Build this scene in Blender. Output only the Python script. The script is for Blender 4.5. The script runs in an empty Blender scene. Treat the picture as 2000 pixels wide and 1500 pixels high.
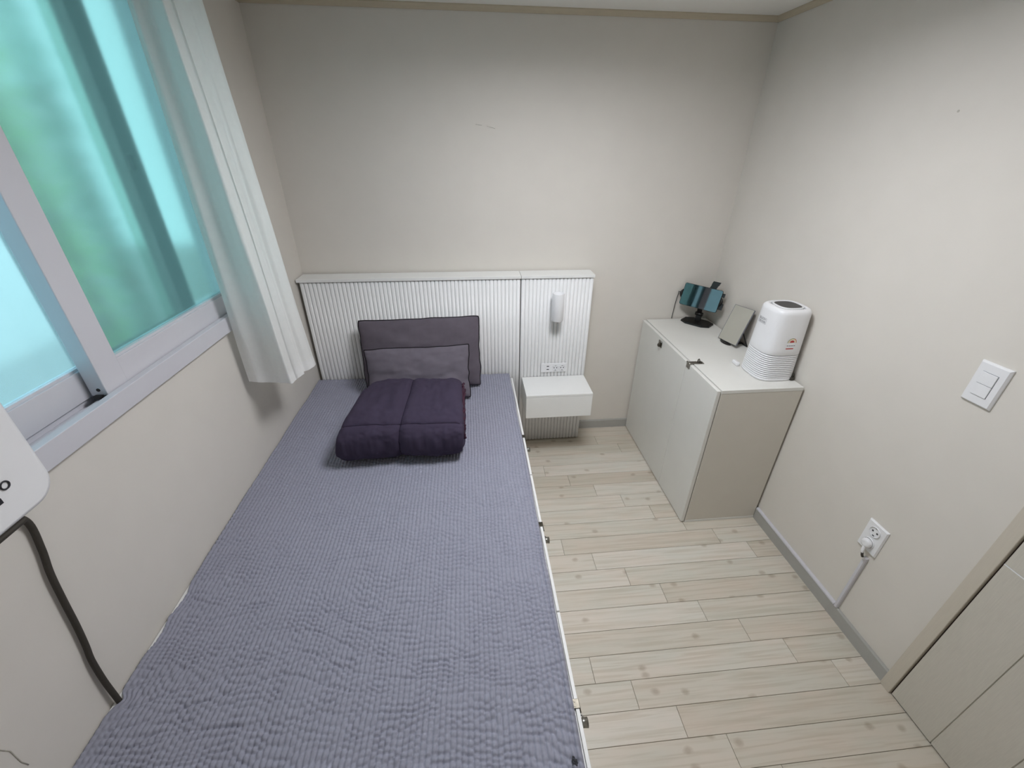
import bpy, bmesh, math, random
import numpy as np
from mathutils import Vector, Matrix

random.seed(7)
rng = np.random.default_rng(11)
S = bpy.context.scene
COL = S.collection

# ------------------------------------------------------------------ camera, world, exposure
cam_d = bpy.data.cameras.new('camera')
cam = bpy.data.objects.new('camera', cam_d)
COL.objects.link(cam)
S.camera = cam
cam_d.sensor_width = 36.0
cam_d.lens = 819.8 / 2000.0 * 36.0
cam_d.clip_start = 0.02
_r = Vector((0.99551775, -0.09428035, 0.00745841))
_u = Vector((0.0394005, 0.48514007, 0.87354835))
_f = Vector((0.08597682, 0.86933902, -0.48668024))
cam.matrix_world = Matrix(((_r.x, _u.x, -_f.x, 0.866), (_r.y, _u.y, -_f.y, -2.2569),
                           (_r.z, _u.z, -_f.z, 1.6166), (0, 0, 0, 1)))

SKY_STRENGTH = 2.6
LAMP_STRENGTH = 33.0
world = bpy.data.worlds.new('sky')
S.world = world
world.use_nodes = True
bg = world.node_tree.nodes['Background']
bg.inputs[0].default_value = (0.76, 0.89, 1.0, 1)
bg.inputs[1].default_value = SKY_STRENGTH
S.view_settings.view_transform = 'Standard'
S.view_settings.look = 'None'
S.view_settings.exposure = 0.0
S.view_settings.gamma = 1.0
S.view_settings.use_curve_mapping = False
S.cycles.max_bounces = 7
S.cycles.diffuse_bounces = 4
S.cycles.glossy_bounces = 3
S.cycles.transmission_bounces = 6
S.cycles.transparent_max_bounces = 6

# ------------------------------------------------------------------ materials
def lin(c):
    return tuple((v / 12.92 if v <= 0.04045 else ((v + 0.055) / 1.055) ** 2.4) for v in (x / 255.0 for x in c))

def mat(name, rgb, rough=0.5, metal=0.0, spec=0.5, noise=0.0, nscale=40.0, bump=0.0, bscale=200.0, stretch=(1, 1, 1), coat=0.0):
    """Principled material; optional colour mottling and fine bump, both from object coordinates."""
    m = bpy.data.materials.new(name)
    m.use_nodes = True
    nt = m.node_tree
    b = nt.nodes['Principled BSDF']
    c = lin(rgb)
    b.inputs['Base Color'].default_value = (*c, 1)
    b.inputs['Roughness'].default_value = rough
    b.inputs['Metallic'].default_value = metal
    b.inputs['Specular IOR Level'].default_value = spec
    b.inputs['Coat Weight'].default_value = coat
    tc = nt.nodes.new('ShaderNodeTexCoord')
    mp = nt.nodes.new('ShaderNodeMapping')
    mp.inputs['Scale'].default_value = stretch
    nt.links.new(tc.outputs['Object'], mp.inputs['Vector'])
    if noise:
        n = nt.nodes.new('ShaderNodeTexNoise')
        n.inputs['Scale'].default_value = nscale
        n.inputs['Detail'].default_value = 2
        nt.links.new(mp.outputs[0], n.inputs['Vector'])
        r = nt.nodes.new('ShaderNodeValToRGB')
        r.color_ramp.elements[0].position = 0.3
        r.color_ramp.elements[1].position = 0.7
        r.color_ramp.elements[0].color = (*[v * (1 - noise) for v in c], 1)
        r.color_ramp.elements[1].color = (*[min(1, v * (1 + noise)) for v in c], 1)
        nt.links.new(n.outputs['Fac'], r.inputs[0])
        nt.links.new(r.outputs[0], b.inputs['Base Color'])
    if bump:
        n2 = nt.nodes.new('ShaderNodeTexNoise')
        n2.inputs['Scale'].default_value = bscale
        n2.inputs['Detail'].default_value = 3
        nt.links.new(mp.outputs[0], n2.inputs['Vector'])
        bp = nt.nodes.new('ShaderNodeBump')
        bp.inputs['Strength'].default_value = bump
        bp.inputs['Distance'].default_value = 0.002
        nt.links.new(n2.outputs['Fac'], bp.inputs['Height'])
        nt.links.new(bp.outputs[0], b.inputs['Normal'])
    return m

M = {}
M['wall'] = mat('wallpaper', (222, 217, 209), 0.85, spec=0.15, noise=0.012, nscale=9)
M['ceiling'] = mat('ceiling_paper', (240, 238, 232), 0.9, spec=0.1)
M['crown'] = mat('crown_moulding', (196, 184, 162), 0.6, spec=0.3, noise=0.03, nscale=20, stretch=(1, 1, 6))
M['baseboard'] = mat('grey_baseboard', (172, 171, 166), 0.55, spec=0.3, noise=0.02, nscale=30)
M['sub'] = mat('plank_joint', (132, 121, 106), 0.8, noise=0.05)
M['white'] = mat('white_laminate', (240, 240, 238), 0.42, spec=0.4, noise=0.008, nscale=12)
M['flute'] = mat('white_fluted_board', (238, 238, 238), 0.38, spec=0.45, noise=0.008, nscale=12)
M['cab'] = mat('pale_grey_laminate', (226, 225, 220), 0.38, spec=0.4, noise=0.01, nscale=10)
M['cabside'] = mat('shaded_warm_laminate', (214, 209, 199), 0.5, spec=0.3, noise=0.01, nscale=10)  # sides toned warmer and darker, lacking the doors' cool daylight
M['pvc'] = mat('white_vinyl', (212, 211, 217), 0.22, spec=0.45, noise=0.006, nscale=20)
M['plastic'] = mat('white_plastic', (240, 240, 242), 0.3, spec=0.5, noise=0.006, nscale=20)
M['rubber'] = mat('grey_rubber', (66, 62, 56), 0.6, spec=0.3, noise=0.06, nscale=60)
M['black'] = mat('black_plastic', (18, 17, 17), 0.38, spec=0.5, noise=0.1, nscale=60)
M['print'] = mat('dark_print', (40, 40, 46), 0.6, noise=0.05)
M['greyprint'] = mat('grey_print', (120, 122, 130), 0.6, noise=0.05)
M['steel'] = mat('galvanised_steel', (150, 148, 142), 0.32, metal=1.0, noise=0.15, nscale=120)
M['darksteel'] = mat('dark_steel', (88, 84, 76), 0.35, metal=1.0, noise=0.2, nscale=120)
M['sheet'] = mat('grey_quilted_cotton', (154, 155, 169), 0.9, spec=0.12, noise=0.06, nscale=140)
M['pillow'] = mat('taupe_grey_cotton', (102, 95, 104), 0.9, spec=0.12, noise=0.05, nscale=30, bump=0.25, bscale=900)
M['pillow2'] = mat('ash_grey_cotton', (112, 106, 116), 0.9, spec=0.12, noise=0.05, nscale=30, bump=0.25, bscale=900)
M['piping'] = mat('black_piping', (24, 22, 26), 0.8, spec=0.15, noise=0.1)
M['quilt'] = mat('dark_plum_cotton', (66, 58, 76), 0.88, spec=0.14, noise=0.06, nscale=26, bump=0.25, bscale=700)
M['quiltedge'] = mat('wine_piping', (70, 44, 58), 0.85, spec=0.14, noise=0.08, nscale=60)
M['stitch'] = mat('dark_stitching', (40, 34, 48), 0.9, spec=0.1, noise=0.05)
M['red'] = mat('red_print', (190, 60, 52), 0.5, noise=0.03)
M['cream'] = mat('cream_print', (240, 224, 190), 0.5, noise=0.03)
M['green'] = mat('green_print', (120, 140, 84), 0.5, noise=0.03)
M['vent'] = mat('dark_vent', (52, 54, 60), 0.5, noise=0.08)
M['panelblack'] = mat('black_control_panel', (34, 33, 37), 0.35, spec=0.5, noise=0.06, nscale=80)
M['door'] = mat('ash_door_board', (205, 200, 189), 0.5, spec=0.3, noise=0.035, nscale=18, stretch=(1, 22, 1.2))
M['casing'] = mat('beige_door_casing', (206, 198, 184), 0.5, spec=0.3, noise=0.02, nscale=18, stretch=(1, 20, 1))
M['dark'] = mat('door_gap_shade', (62, 44, 36), 0.8, noise=0.08)  # dark colour stands in for shade in the gap round the door
M['mark'] = mat('pencil_mark', (186, 181, 171), 0.9, noise=0.1)
M['bark'] = mat('bark', (112, 96, 78), 0.9, noise=0.2)
M['render'] = mat('pale_render', (226, 226, 220), 0.9, spec=0.1, noise=0.03, nscale=3)
M['ground'] = mat('concrete', (168, 166, 160), 0.9, spec=0.1, noise=0.05, nscale=4)

def leaf_mat(name, rgb):
    m = mat(name, rgb, 0.6, noise=0.15, nscale=8)
    nt = m.node_tree
    b = nt.nodes['Principled BSDF']
    t = nt.nodes.new('ShaderNodeBsdfTranslucent')
    t.inputs[0].default_value = (*lin(rgb), 1)
    mx = nt.nodes.new('ShaderNodeMixShader')
    mx.inputs[0].default_value = 0.45
    nt.links.new(b.outputs[0], mx.inputs[1])
    nt.links.new(t.outputs[0], mx.inputs[2])
    nt.links.new(mx.outputs[0], nt.nodes['Material Output'].inputs['Surface'])
    return m
M['leaf'] = leaf_mat('bright_leaves', (204, 230, 172))
M['leaf2'] = leaf_mat('deep_leaves', (158, 192, 176))

def frosted(name, rgb, rough, trans):
    m = bpy.data.materials.new(name)
    m.use_nodes = True
    nt = m.node_tree
    nt.nodes.remove(nt.nodes['Principled BSDF'])
    out = nt.nodes['Material Output']
    g = nt.nodes.new('ShaderNodeBsdfGlass')
    g.inputs['Roughness'].default_value = rough
    g.inputs['IOR'].default_value = 1.35
    t = nt.nodes.new('ShaderNodeBsdfTranslucent')
    n = nt.nodes.new('ShaderNodeTexNoise')
    n.inputs['Scale'].default_value = 3.0
    r = nt.nodes.new('ShaderNodeValToRGB')
    c = lin(rgb)
    r.color_ramp.elements[0].color = (*[v * 0.97 for v in c], 1)
    r.color_ramp.elements[1].color = (*c, 1)
    nt.links.new(n.outputs['Fac'], r.inputs[0])
    nt.links.new(r.outputs[0], g.inputs['Color'])
    nt.links.new(r.outputs[0], t.inputs['Color'])
    mx = nt.nodes.new('ShaderNodeMixShader')
    mx.inputs[0].default_value = trans
    nt.links.new(g.outputs[0], mx.inputs[1])
    nt.links.new(t.outputs[0], mx.inputs[2])
    nt.links.new(mx.outputs[0], out.inputs['Surface'])
    return m
M['frost'] = frosted('frosted_teal_glass', (215, 239, 242), 0.13, 0.14)

def tinted(name, rgb):
    m = bpy.data.materials.new(name)
    m.use_nodes = True
    nt = m.node_tree
    nt.nodes.remove(nt.nodes['Principled BSDF'])
    t = nt.nodes.new('ShaderNodeBsdfTransparent')
    g = nt.nodes.new('ShaderNodeBsdfGlossy')
    g.inputs['Roughness'].default_value = 0.02
    c = nt.nodes.new('ShaderNodeRGB')
    c.outputs[0].default_value = (*lin(rgb), 1)
    nt.links.new(c.outputs[0], t.inputs[0])
    mx = nt.nodes.new('ShaderNodeMixShader')
    mx.inputs[0].default_value = 0.06
    nt.links.new(t.outputs[0], mx.inputs[1])
    nt.links.new(g.outputs[0], mx.inputs[2])
    nt.links.new(mx.outputs[0], nt.nodes['Material Output'].inputs['Surface'])
    return m
M['tint'] = tinted('tinted_clear_glass', (226, 236, 230))

def mirror_mat():
    m = mat('mirror_silver', (226, 230, 226), 0.02, metal=1.0, noise=0.004)
    return m
M['mirror'] = mirror_mat()
M['screen'] = mat('black_glass', (6, 8, 10), 0.04, spec=1.0, noise=0.02, coat=1.0)

def curtain_mat(name, rgb, tr):
    m = mat(name, rgb, 0.9, spec=0.1, noise=0.015, nscale=60)
    nt = m.node_tree
    b = nt.nodes['Principled BSDF']
    t = nt.nodes.new('ShaderNodeBsdfTranslucent')
    t.inputs[0].default_value = (*lin(rgb), 1)
    mx = nt.nodes.new('ShaderNodeMixShader')
    mx.inputs[0].default_value = tr
    nt.links.new(b.outputs[0], mx.inputs[1])
    nt.links.new(t.outputs[0], mx.inputs[2])
    nt.links.new(mx.outputs[0], nt.nodes['Material Output'].inputs['Surface'])
    return m
M['curtain'] = curtain_mat('white_voile', (248, 248, 246), 0.33)
M['hem'] = curtain_mat('white_hem', (247, 247, 246), 0.2)

def emit_mat(name, rgb, strength):
    m = bpy.data.materials.new(name)
    m.use_nodes = True
    nt = m.node_tree
    b = nt.nodes['Principled BSDF']
    b.inputs['Base Color'].default_value = (0.8, 0.8, 0.8, 1)
    n = nt.nodes.new('ShaderNodeRGB')
    n.outputs[0].default_value = (*rgb, 1)
    nt.links.new(n.outputs[0], b.inputs['Emission Color'])
    b.inputs['Emission Strength'].default_value = strength
    return m
M['lamp'] = emit_mat('lit_diffuser', (0.985, 1.0, 1.045), LAMP_STRENGTH)

def plank_mat():
    m = bpy.data.materials.new('pale_knotty_plank')
    m.use_nodes = True
    nt = m.node_tree
    N = nt.nodes.new
    L = nt.links.new
    b = nt.nodes['Principled BSDF']
    b.inputs['Roughness'].default_value = 0.42
    b.inputs['Specular IOR Level'].default_value = 0.35
    tc = N('ShaderNodeTexCoord')
    oi = N('ShaderNodeObjectInfo')
    off = N('ShaderNodeVectorMath'); off.operation = 'SCALE'
    cv = N('ShaderNodeCombineXYZ')
    for i, k in enumerate((37.0, 19.0, 53.0)):
        mm = N('ShaderNodeMath'); mm.operation = 'MULTIPLY'; mm.inputs[1].default_value = k
        L(oi.outputs['Random'], mm.inputs[0]); L(mm.outputs[0], cv.inputs[i])
    add = N('ShaderNodeVectorMath'); add.operation = 'ADD'
    L(tc.outputs['Object'], add.inputs[0]); L(cv.outputs[0], add.inputs[1])
    def noise(scale, stretch, detail=4, dist=0.0):
        mp = N('ShaderNodeMapping'); mp.inputs['Scale'].default_value = stretch
        L(add.outputs[0], mp.inputs[0])
        n = N('ShaderNodeTexNoise'); n.inputs['Scale'].default_value = scale
        n.inputs['Detail'].default_value = detail; n.inputs['Distortion'].default_value = dist
        L(mp.outputs[0], n.inputs['Vector'])
        return n
    def ramp(src, p0, c0, p1, c1):
        r = N('ShaderNodeValToRGB')
        r.color_ramp.elements[0].position = p0; r.color_ramp.elements[0].color = (*c0, 1)
        r.color_ramp.elements[1].position = p1; r.color_ramp.elements[1].color = (*c1, 1)
        L(src, r.inputs[0])
        return r
    # per-plank tone
    tone = ramp(oi.outputs['Random'], 0.0, lin((204, 196, 183)), 1.0, lin((219, 214, 205)))
    tone.color_ramp.elements.new(0.5).color = (*lin((210, 205, 194)), 1)
    # broad colour drift (pinkish / greenish patches)
    drift = noise(1.0, (5, 14, 1), 2)
    dr = ramp(drift.outputs['Fac'], 0.35, (0.97, 0.98, 0.965), 0.65, (1.03, 0.985, 0.96))
    m1 = N('ShaderNodeMix'); m1.data_type = 'RGBA'; m1.blend_type = 'MULTIPLY'; m1.inputs[0].default_value = 1
    L(tone.outputs[0], m1.inputs[6]); L(dr.outputs[0], m1.inputs[7])
    # grain streaks
    g1 = noise(1.0, (3.5, 90, 1), 6, 0.6)
    gr = ramp(g1.outputs['Fac'], 0.36, (0.86, 0.84, 0.80), 0.55, (1, 1, 1))
    m2 = N('ShaderNodeMix'); m2.data_type = 'RGBA'; m2.blend_type = 'MULTIPLY'; m2.inputs[0].default_value = 0.95
    L(m1.outputs[2], m2.inputs[6]); L(gr.outputs[0], m2.inputs[7])
    # knots
    mpk = N('ShaderNodeMapping'); mpk.inputs['Scale'].default_value = (9.0, 12.5, 1.0)
    L(add.outputs[0], mpk.inputs[0])
    vo = N('ShaderNodeTexVoronoi'); vo.voronoi_dimensions = '2D'; vo.inputs['Scale'].default_value = 1.0
    wob = noise(1.0, (30, 30, 1), 2)
    wm = N('ShaderNodeVectorMath'); wm.operation = 'MULTIPLY_ADD'
    L(wob.outputs['Color'], wm.inputs[0]); wm.inputs[1].default_value = (0.12, 0.12, 0); L(mpk.outputs[0], wm.inputs[2])
    L(wm.outputs[0], vo.inputs['Vector'])
    kn = ramp(vo.outputs['Distance'], 0.06, (0.60, 0.54, 0.47), 0.17, (1, 1, 1))
    sepc = N('ShaderNodeSeparateColor'); L(vo.outputs['Color'], sepc.inputs[0])
    gt = N('ShaderNodeMath'); gt.operation = 'GREATER_THAN'; gt.inputs[1].default_value = 0.76
    L(sepc.outputs[0], gt.inputs[0])
    km = N('ShaderNodeMath'); km.operation = 'MULTIPLY'; km.inputs[1].default_value = 0.62
    L(gt.outputs[0], km.inputs[0])
    m3 = N('ShaderNodeMix'); m3.data_type = 'RGBA'; m3.blend_type = 'MULTIPLY'
    L(km.outputs[0], m3.inputs[0]); L(m2.outputs[2], m3.inputs[6]); L(kn.outputs[0], m3.inputs[7])
    L(m3.outputs[2], b.inputs['Base Color'])
    return m
M['plank'] = plank_mat()

# ------------------------------------------------------------------ mesh helpers
ORG = {}          # world origin of every parent, so meshes can be written in world coordinates

def tag(o, label=None, cat=None, group=None, kind=None):
    if label: o['label'] = label
    if cat: o['category'] = cat
    if group: o['group'] = group
    if kind: o['kind'] = kind
    return o

def empty(name, loc):
    o = bpy.data.objects.new(name, None)
    COL.objects.link(o)
    o.location = loc
    o.empty_display_size = 0.05
    ORG[o] = Vector(loc)
    return o

def link(name, me, material, parent=None, loc=(0, 0, 0)):
    """me is written in world coordinates; loc = world origin wanted for the object."""
    o = bpy.data.objects.new(name, me)
    COL.objects.link(o)
    if material is not None and not me.materials:
        for m_ in (material if isinstance(material, (list, tuple)) else [material]):
            me.materials.append(m_)
    org = Vector(loc)
    if parent is not None:
        po = ORG[parent]
        if org.length == 0:
            org = po.copy()
        o.parent = parent
        o.location = org - po
    else:
        o.location = org
    if org.length > 0:
        me.transform(Matrix.Translation(-org))
    ORG[o] = org
    return o

class MB:
    """collects shapes into one bmesh"""
    def __init__(self):
        self.bm = bmesh.new()
    def box(self, x0, x1, y0, y1, z0, z1, bevel=0.0, seg=2, mi=0):
        bm = self.bm
        vs = [bm.verts.new((x, y, z)) for x in (x0, x1) for y in (y0, y1) for z in (z0, z1)]
        idx = [(0, 1, 3, 2), (4, 6, 7, 5), (0, 4, 5, 1), (2, 3, 7, 6), (0, 2, 6, 4), (1, 5, 7, 3)]
        fs = [bm.faces.new([vs[i] for i in f]) for f in idx]
        for f in fs: f.material_index = mi
        if bevel > 0:
            es = list({e for f in fs for e in f.edges})
            bmesh.ops.bevel(bm, geom=es, offset=bevel, segments=seg, profile=0.5, affect='EDGES', clamp_overlap=True)
        return self
    def cyl(self, p0, p1, r0, r1=None, n=20, mi=0):
        r1 = r0 if r1 is None else r1
        p0 = Vector(p0); p1 = Vector(p1)
        d = (p1 - p0).normalized()
        a = d.orthogonal().normalized(); b = d.cross(a)
        bm = self.bm
        ra = [bm.verts.new(p0 + (a * math.cos(t) + b * math.sin(t)) * r0) for t in [2 * math.pi * i / n for i in range(n)]]
        rb = [bm.verts.new(p1 + (a * math.cos(t) + b * math.sin(t)) * r1) for t in [2 * math.pi * i / n for i in range(n)]]
        for i in range(n):
            f = bm.faces.new((ra[i], ra[(i + 1) % n], rb[(i + 1) % n], rb[i])); f.smooth = True; f.material_index = mi
        f = bm.faces.new(list(reversed(ra))); f.material_index = mi
        f = bm.faces.new(rb); f.material_index = mi
        return self
    def tube(self, pts, r, n=10, closed=False, mi=0):
        pts = [Vector(p) for p in pts]
        m = len(pts)
        bm = self.bm
        rings = []
        prev = None
        for i, p in enumerate(pts):
            if closed:
                d = (pts[(i + 1) % m] - pts[i - 1]).normalized()
            else:
                d = (pts[min(i + 1, m - 1)] - pts[max(i - 1, 0)]).normalized()
            if prev is None:
                a = d.orthogonal().normalized()
            else:
                a = (prev - d * prev.dot(d)).normalized()
            prev = a
            b = d.cross(a)
            rr = r[i] if isinstance(r, (list, tuple)) else r
            rings.append([bm.verts.new(p + (a * math.cos(t) + b * math.sin(t)) * rr) for t in [2 * math.pi * k / n for k in range(n)]])
        for i in range(m if closed else m - 1):
            A = rings[i]; B = rings[(i + 1) % m]
            # align the seam on closing rings
            sh = 0
            if closed and i == m - 1:
                sh = min(range(n), key=lambda s: sum((A[k].co - B[(k + s) % n].co).length for k in range(n)))
            for k in range(n):
                f = bm.faces.new((A[k], A[(k + 1) % n], B[(k + 1 + sh) % n], B[(k + sh) % n])); f.smooth = True; f.material_index = mi
        if not closed:
            bm.faces.new(list(reversed(rings[0]))).material_index = mi
            bm.faces.new(rings[-1]).material_index = mi
        return self
    def rings(self, rings, smooth=True, cap0=True, cap1=True, mi=0):
        bm = self.bm
        R_ = [[bm.verts.new(p) for p in ring] for ring in rings]
        n = len(R_[0])
        for A, B in zip(R_[:-1], R_[1:]):
            for k in range(n):
                f = bm.faces.new((A[k], A[(k + 1) % n], B[(k + 1) % n], B[k])); f.smooth = smooth; f.material_index = mi
        if cap0: bm.faces.new(list(reversed(R_[0]))).material_index = mi
        if cap1: bm.faces.new(R_[-1]).material_index = mi
        return self
    def prism(self, outline, d, mi=0, smooth=False):
        """outline: list of 3D points, d: extrusion vector"""
        o = [Vector(p) for p in outline]
        return self.rings([o, [p + Vector(d) for p in o]], smooth=smooth, mi=mi)
    def xform(self, mtx):
        bmesh.ops.transform(self.bm, matrix=mtx, verts=self.bm.verts)
        return self
    def build(self, name, material, parent=None, loc=(0, 0, 0)):
        bm = self.bm
        bmesh.ops.recalc_face_normals(bm, faces=bm.faces)
        me = bpy.data.meshes.new(name)
        bm.to_mesh(me)
        bm.free()
        return link(name, me, material, parent, loc)

def box(name, x0, x1, y0, y1, z0, z1, material, parent=None, bevel=0.0, seg=2, loc=(0, 0, 0)):
    return MB().box(x0, x1, y0, y1, z0, z1, bevel, seg).build(name, material, parent, loc)

def grid_mesh(name, P, smooth=True, closed_u=False, closed_v=False):
    """P: array (nu, nv, 3) -> mesh"""
    nu, nv = P.shape[:2]
    me = bpy.data.meshes.new(name)
    iu = np.arange(nu if closed_u else nu - 1); iv = np.arange(nv if closed_v else nv - 1)
    A, B = np.meshgrid(iu, iv, indexing='ij')
    a = A * nv + B; b = ((A + 1) % nu) * nv + B; c = ((A + 1) % nu) * nv + (B + 1) % nv; d = A * nv + (B + 1) % nv
    F = np.stack([a, b, c, d], -1).reshape(-1, 4).astype(np.int32)
    me.vertices.add(nu * nv)
    me.vertices.foreach_set('co', P.reshape(-1).astype(np.float32))
    me.loops.add(F.size); me.polygons.add(len(F))
    me.loops.foreach_set('vertex_index', F.reshape(-1))
    me.polygons.foreach_set('loop_start', np.arange(0, F.size, 4, dtype=np.int32))
    me.polygons.foreach_set('use_smooth', np.ones(len(F), dtype=bool) if smooth else np.zeros(len(F), dtype=bool))
    me.update(calc_edges=True)
    me.validate()
    return me

def vnoise(x, y, seed, octaves=1):
    """smooth value noise on arrays"""
    out = np.zeros(np.broadcast(x, y).shape); amp = 1.0
    for o in range(octaves):
        g = np.random.default_rng(seed + o * 17).random((256, 256)) * 2 - 1
        xi = np.floor(x).astype(int); yi = np.floor(y).astype(int)
        fx = x - xi; fy = y - yi
        fx = fx * fx * (3 - 2 * fx); fy = fy * fy * (3 - 2 * fy)
        v = (g[xi % 256, yi % 256] * (1 - fx) + g[(xi + 1) % 256, yi % 256] * fx) * (1 - fy) + \
            (g[xi % 256, (yi + 1) % 256] * (1 - fx) + g[(xi + 1) % 256, (yi + 1) % 256] * fx) * fy
        out = out + v * amp
        amp *= 0.5; x = x * 2.03; y = y * 2.03
    return out

def catmull(pts, n):
    P = np.array(pts, float)
    P = np.vstack([2 * P[0] - P[1], P, 2 * P[-1] - P[-2]])
    out = []
    segs = len(P) - 3
    for i in range(n):
        t = i / (n - 1) * segs
        k = min(int(t), segs - 1); u = t - k
        p0, p1, p2, p3 = P[k:k + 4]
        out.append(0.5 * (2 * p1 + (p2 - p0) * u + (2 * p0 - 5 * p1 + 4 * p2 - p3) * u * u + (3 * p1 - p0 - 3 * p2 + p3) * u ** 3))
    return np.array(out)

def text_mesh(body, size):
    """flat text as list of (verts2d, faces) in a unit frame"""
    cu = bpy.data.curves.new('lettering', 'FONT')
    cu.body = body; cu.size = size; cu.align_x = 'CENTER'; cu.align_y = 'CENTER'
    o = bpy.data.objects.new('lettering', cu)
    COL.objects.link(o)
    dg = bpy.context.evaluated_depsgraph_get()
    me = bpy.data.meshes.new_from_object(o.evaluated_get(dg))
    bpy.data.objects.remove(o); bpy.data.curves.remove(cu)
    v = [(q.co.x, q.co.y) for q in me.vertices]; f = [tuple(p_.vertices) for p_ in me.polygons]
    bpy.data.meshes.remove(me)
    return v, f

# ------------------------------------------------------------------ room shell
W, YF, H = 2.2484, -2.46, 2.133
WY0, WY1, WZ0, WZ1 = -2.02, -0.43, 1.062, 2.10      # window opening in the left wall

floor = box('floor', -0.2, W + 0.1, YF - 0.1, 0.1, -0.1, -0.0035, M['sub'])
tag(floor, 'pale knotty wood plank floor', kind='structure')
ceil = box('ceiling', -0.2, W + 0.1, YF - 0.1, 0.1, H, H + 0.1, M['ceiling'])
tag(ceil, 'white papered ceiling', kind='structure')
wb = box('wall_back', -0.2, W + 0.1, 0, 0.1, -0.0035, H, M['wall'])
tag(wb, 'cream wallpapered wall behind the headboard', kind='structure')
wr = box('wall_right', W, W + 0.1, YF, 0, -0.0035, H, M['wall'])
tag(wr, 'cream wallpapered wall with switch and socket', kind='structure')
wf = box('wall_front', -0.2, W + 0.1, YF - 0.1, YF, -0.0035, H, M['wall'])
tag(wf, 'cream wallpapered wall behind the viewer', kind='structure')
mb = MB()
mb.box(-0.2, 0, YF, 0, -0.0035, WZ0).box(-0.2, 0, YF, 0, WZ1, H)
mb.box(-0.2, 0, YF, WY0, WZ0, WZ1).box(-0.2, 0, WY1, 0, WZ0, WZ1)
wl = mb.build('wall_left', M['wall'])
tag(wl, 'cream wallpapered wall with the window', kind='structure')
# pencil scuffs on the walls (flat marks)
for (a, b) in (((0.912, 1.7185), (0.926, 1.7160)), ((0.926, 1.716), (0.94, 1.7145)), ((0.962, 1.7125), (0.977, 1.7085)), ((0.977, 1.7085), (1.001, 1.7025))):
    MB().tube([(a[0], -0.0003, a[1]), ((a[0] + b[0]) / 2, -0.0005, (a[1] + b[1]) / 2 + 0.0006), (b[0], -0.0003, b[1])], 0.0009, 6).build('scuff_mark', M['mark'], wb)
MB().cyl((W - 0.0006, -0.976, 1.722), (W + 0.001, -0.976, 1.722), 0.0035, n=10).build('scuff_mark', M['mark'], wr)
MB().tube([(0.0004, -1.845, 0.70), (0.0006, -1.833, 0.66), (0.0005, -1.835, 0.62), (0.0004, -1.832, 0.60)], 0.0010, 6).build('scuff_mark', M['mark'], wl)

# crown moulding: a small stepped profile
def crown(name, p0, p1, inward):
    # profile offsets (inward, down)
    prof = [(0.0, 0.0), (0.020, 0.0), (0.020, 0.004), (0.013, 0.012), (0.006, 0.019), (0.0, 0.019)]
    i = Vector(inward)
    m_ = MB().prism([Vector(p0) + i * a + Vector((0, 0, -d)) for a, d in prof], Vector(p1) - Vector(p0))
    o = m_.build(name, M['crown'])
    return tag(o, 'narrow beige crown moulding under the ceiling', kind='structure')
crown('trim_1', (0, 0, H), (W, 0, H), (0, -1, 0))
crown('trim_2', (W, YF, H), (W, 0, H), (-1, 0, 0))
crown('trim_3', (0, YF, H), (0, 0, H), (1, 0, 0))

BBH = 0.0587
bb = MB().prism([(0.0, -0.0005, 0), (0.0, -0.010, 0), (0.0, -0.010, BBH - 0.004), (0.0, -0.007, BBH), (0.0, -0.0005, BBH)], (W - 0.0005, 0, 0)).build('baseboard_back', M['baseboard'])
tag(bb, 'low grey baseboard along the back wall', kind='structure')
bb = MB().prism([(W - 0.0005, -0.0102, 0), (W - 0.010, -0.0102, 0), (W - 0.010, -0.0102, BBH - 0.004), (W - 0.007, -0.0102, BBH), (W - 0.0005, -0.0102, BBH)], (0, -1.595, 0)).build('baseboard_right', M['baseboard'])
tag(bb, 'low grey baseboard along the right wall', kind='structure')

# floor planks, every one an object
PW, PL = 0.0887, 0.752
GAP = 0.0013
y_ref = -1.4335                         # upper edge of the row whose end joints sit at 1.239 + k*0.752
full = None
r0 = math.floor((0 - y_ref) / PW) + 1
for r in range(-r0, 14):
    y1 = y_ref - r * PW
    y0 = y1 - PW
    y1c, y0c = min(y1, -0.0), max(y0, YF)
    if y1c - y0c < 0.01: continue
    xs = 1.239 + 0.1252 * r
    k0 = math.floor((0 - xs) / PL)
    x = xs + k0 * PL
    while x < W:
        xa, xb = max(x, 0.0), min(x + PL, W)
        x += PL
        if xb - xa < 0.006: continue
        a0, a1, b0, b1 = xa + GAP / 2, xb - GAP / 2, y0c + GAP / 2, y1c - GAP / 2
        c = ((a0 + a1) / 2, (b0 + b1) / 2, 0)
        is_full = abs((xb - xa) - PL) < 1e-4 and abs((y1c - y0c) - PW) < 1e-4
        if is_full and full is not None:
            o = bpy.data.objects.new('plank', full)
            COL.objects.link(o); o.parent = floor; o.location = c
            ORG[o] = Vector(c)
        else:
            z0, z1, ch = -0.0034, 0.0, 0.0006
            m_ = MB()
            m_.rings([[(a0, b0, z0), (a1, b0, z0), (a1, b1, z0), (a0, b1, z0)],
                      [(a0, b0, z1 - ch), (a1, b0, z1 - ch), (a1, b1, z1 - ch), (a0, b1, z1 - ch)],
                      [(a0 + ch, b0 + ch, z1), (a1 - ch, b0 + ch, z1), (a1 - ch, b1 - ch, z1), (a0 + ch, b1 - ch, z1)]], smooth=False)
            o = m_.build('plank', M['plank'], floor, loc=c)
            if is_full: full = o.data

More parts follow.
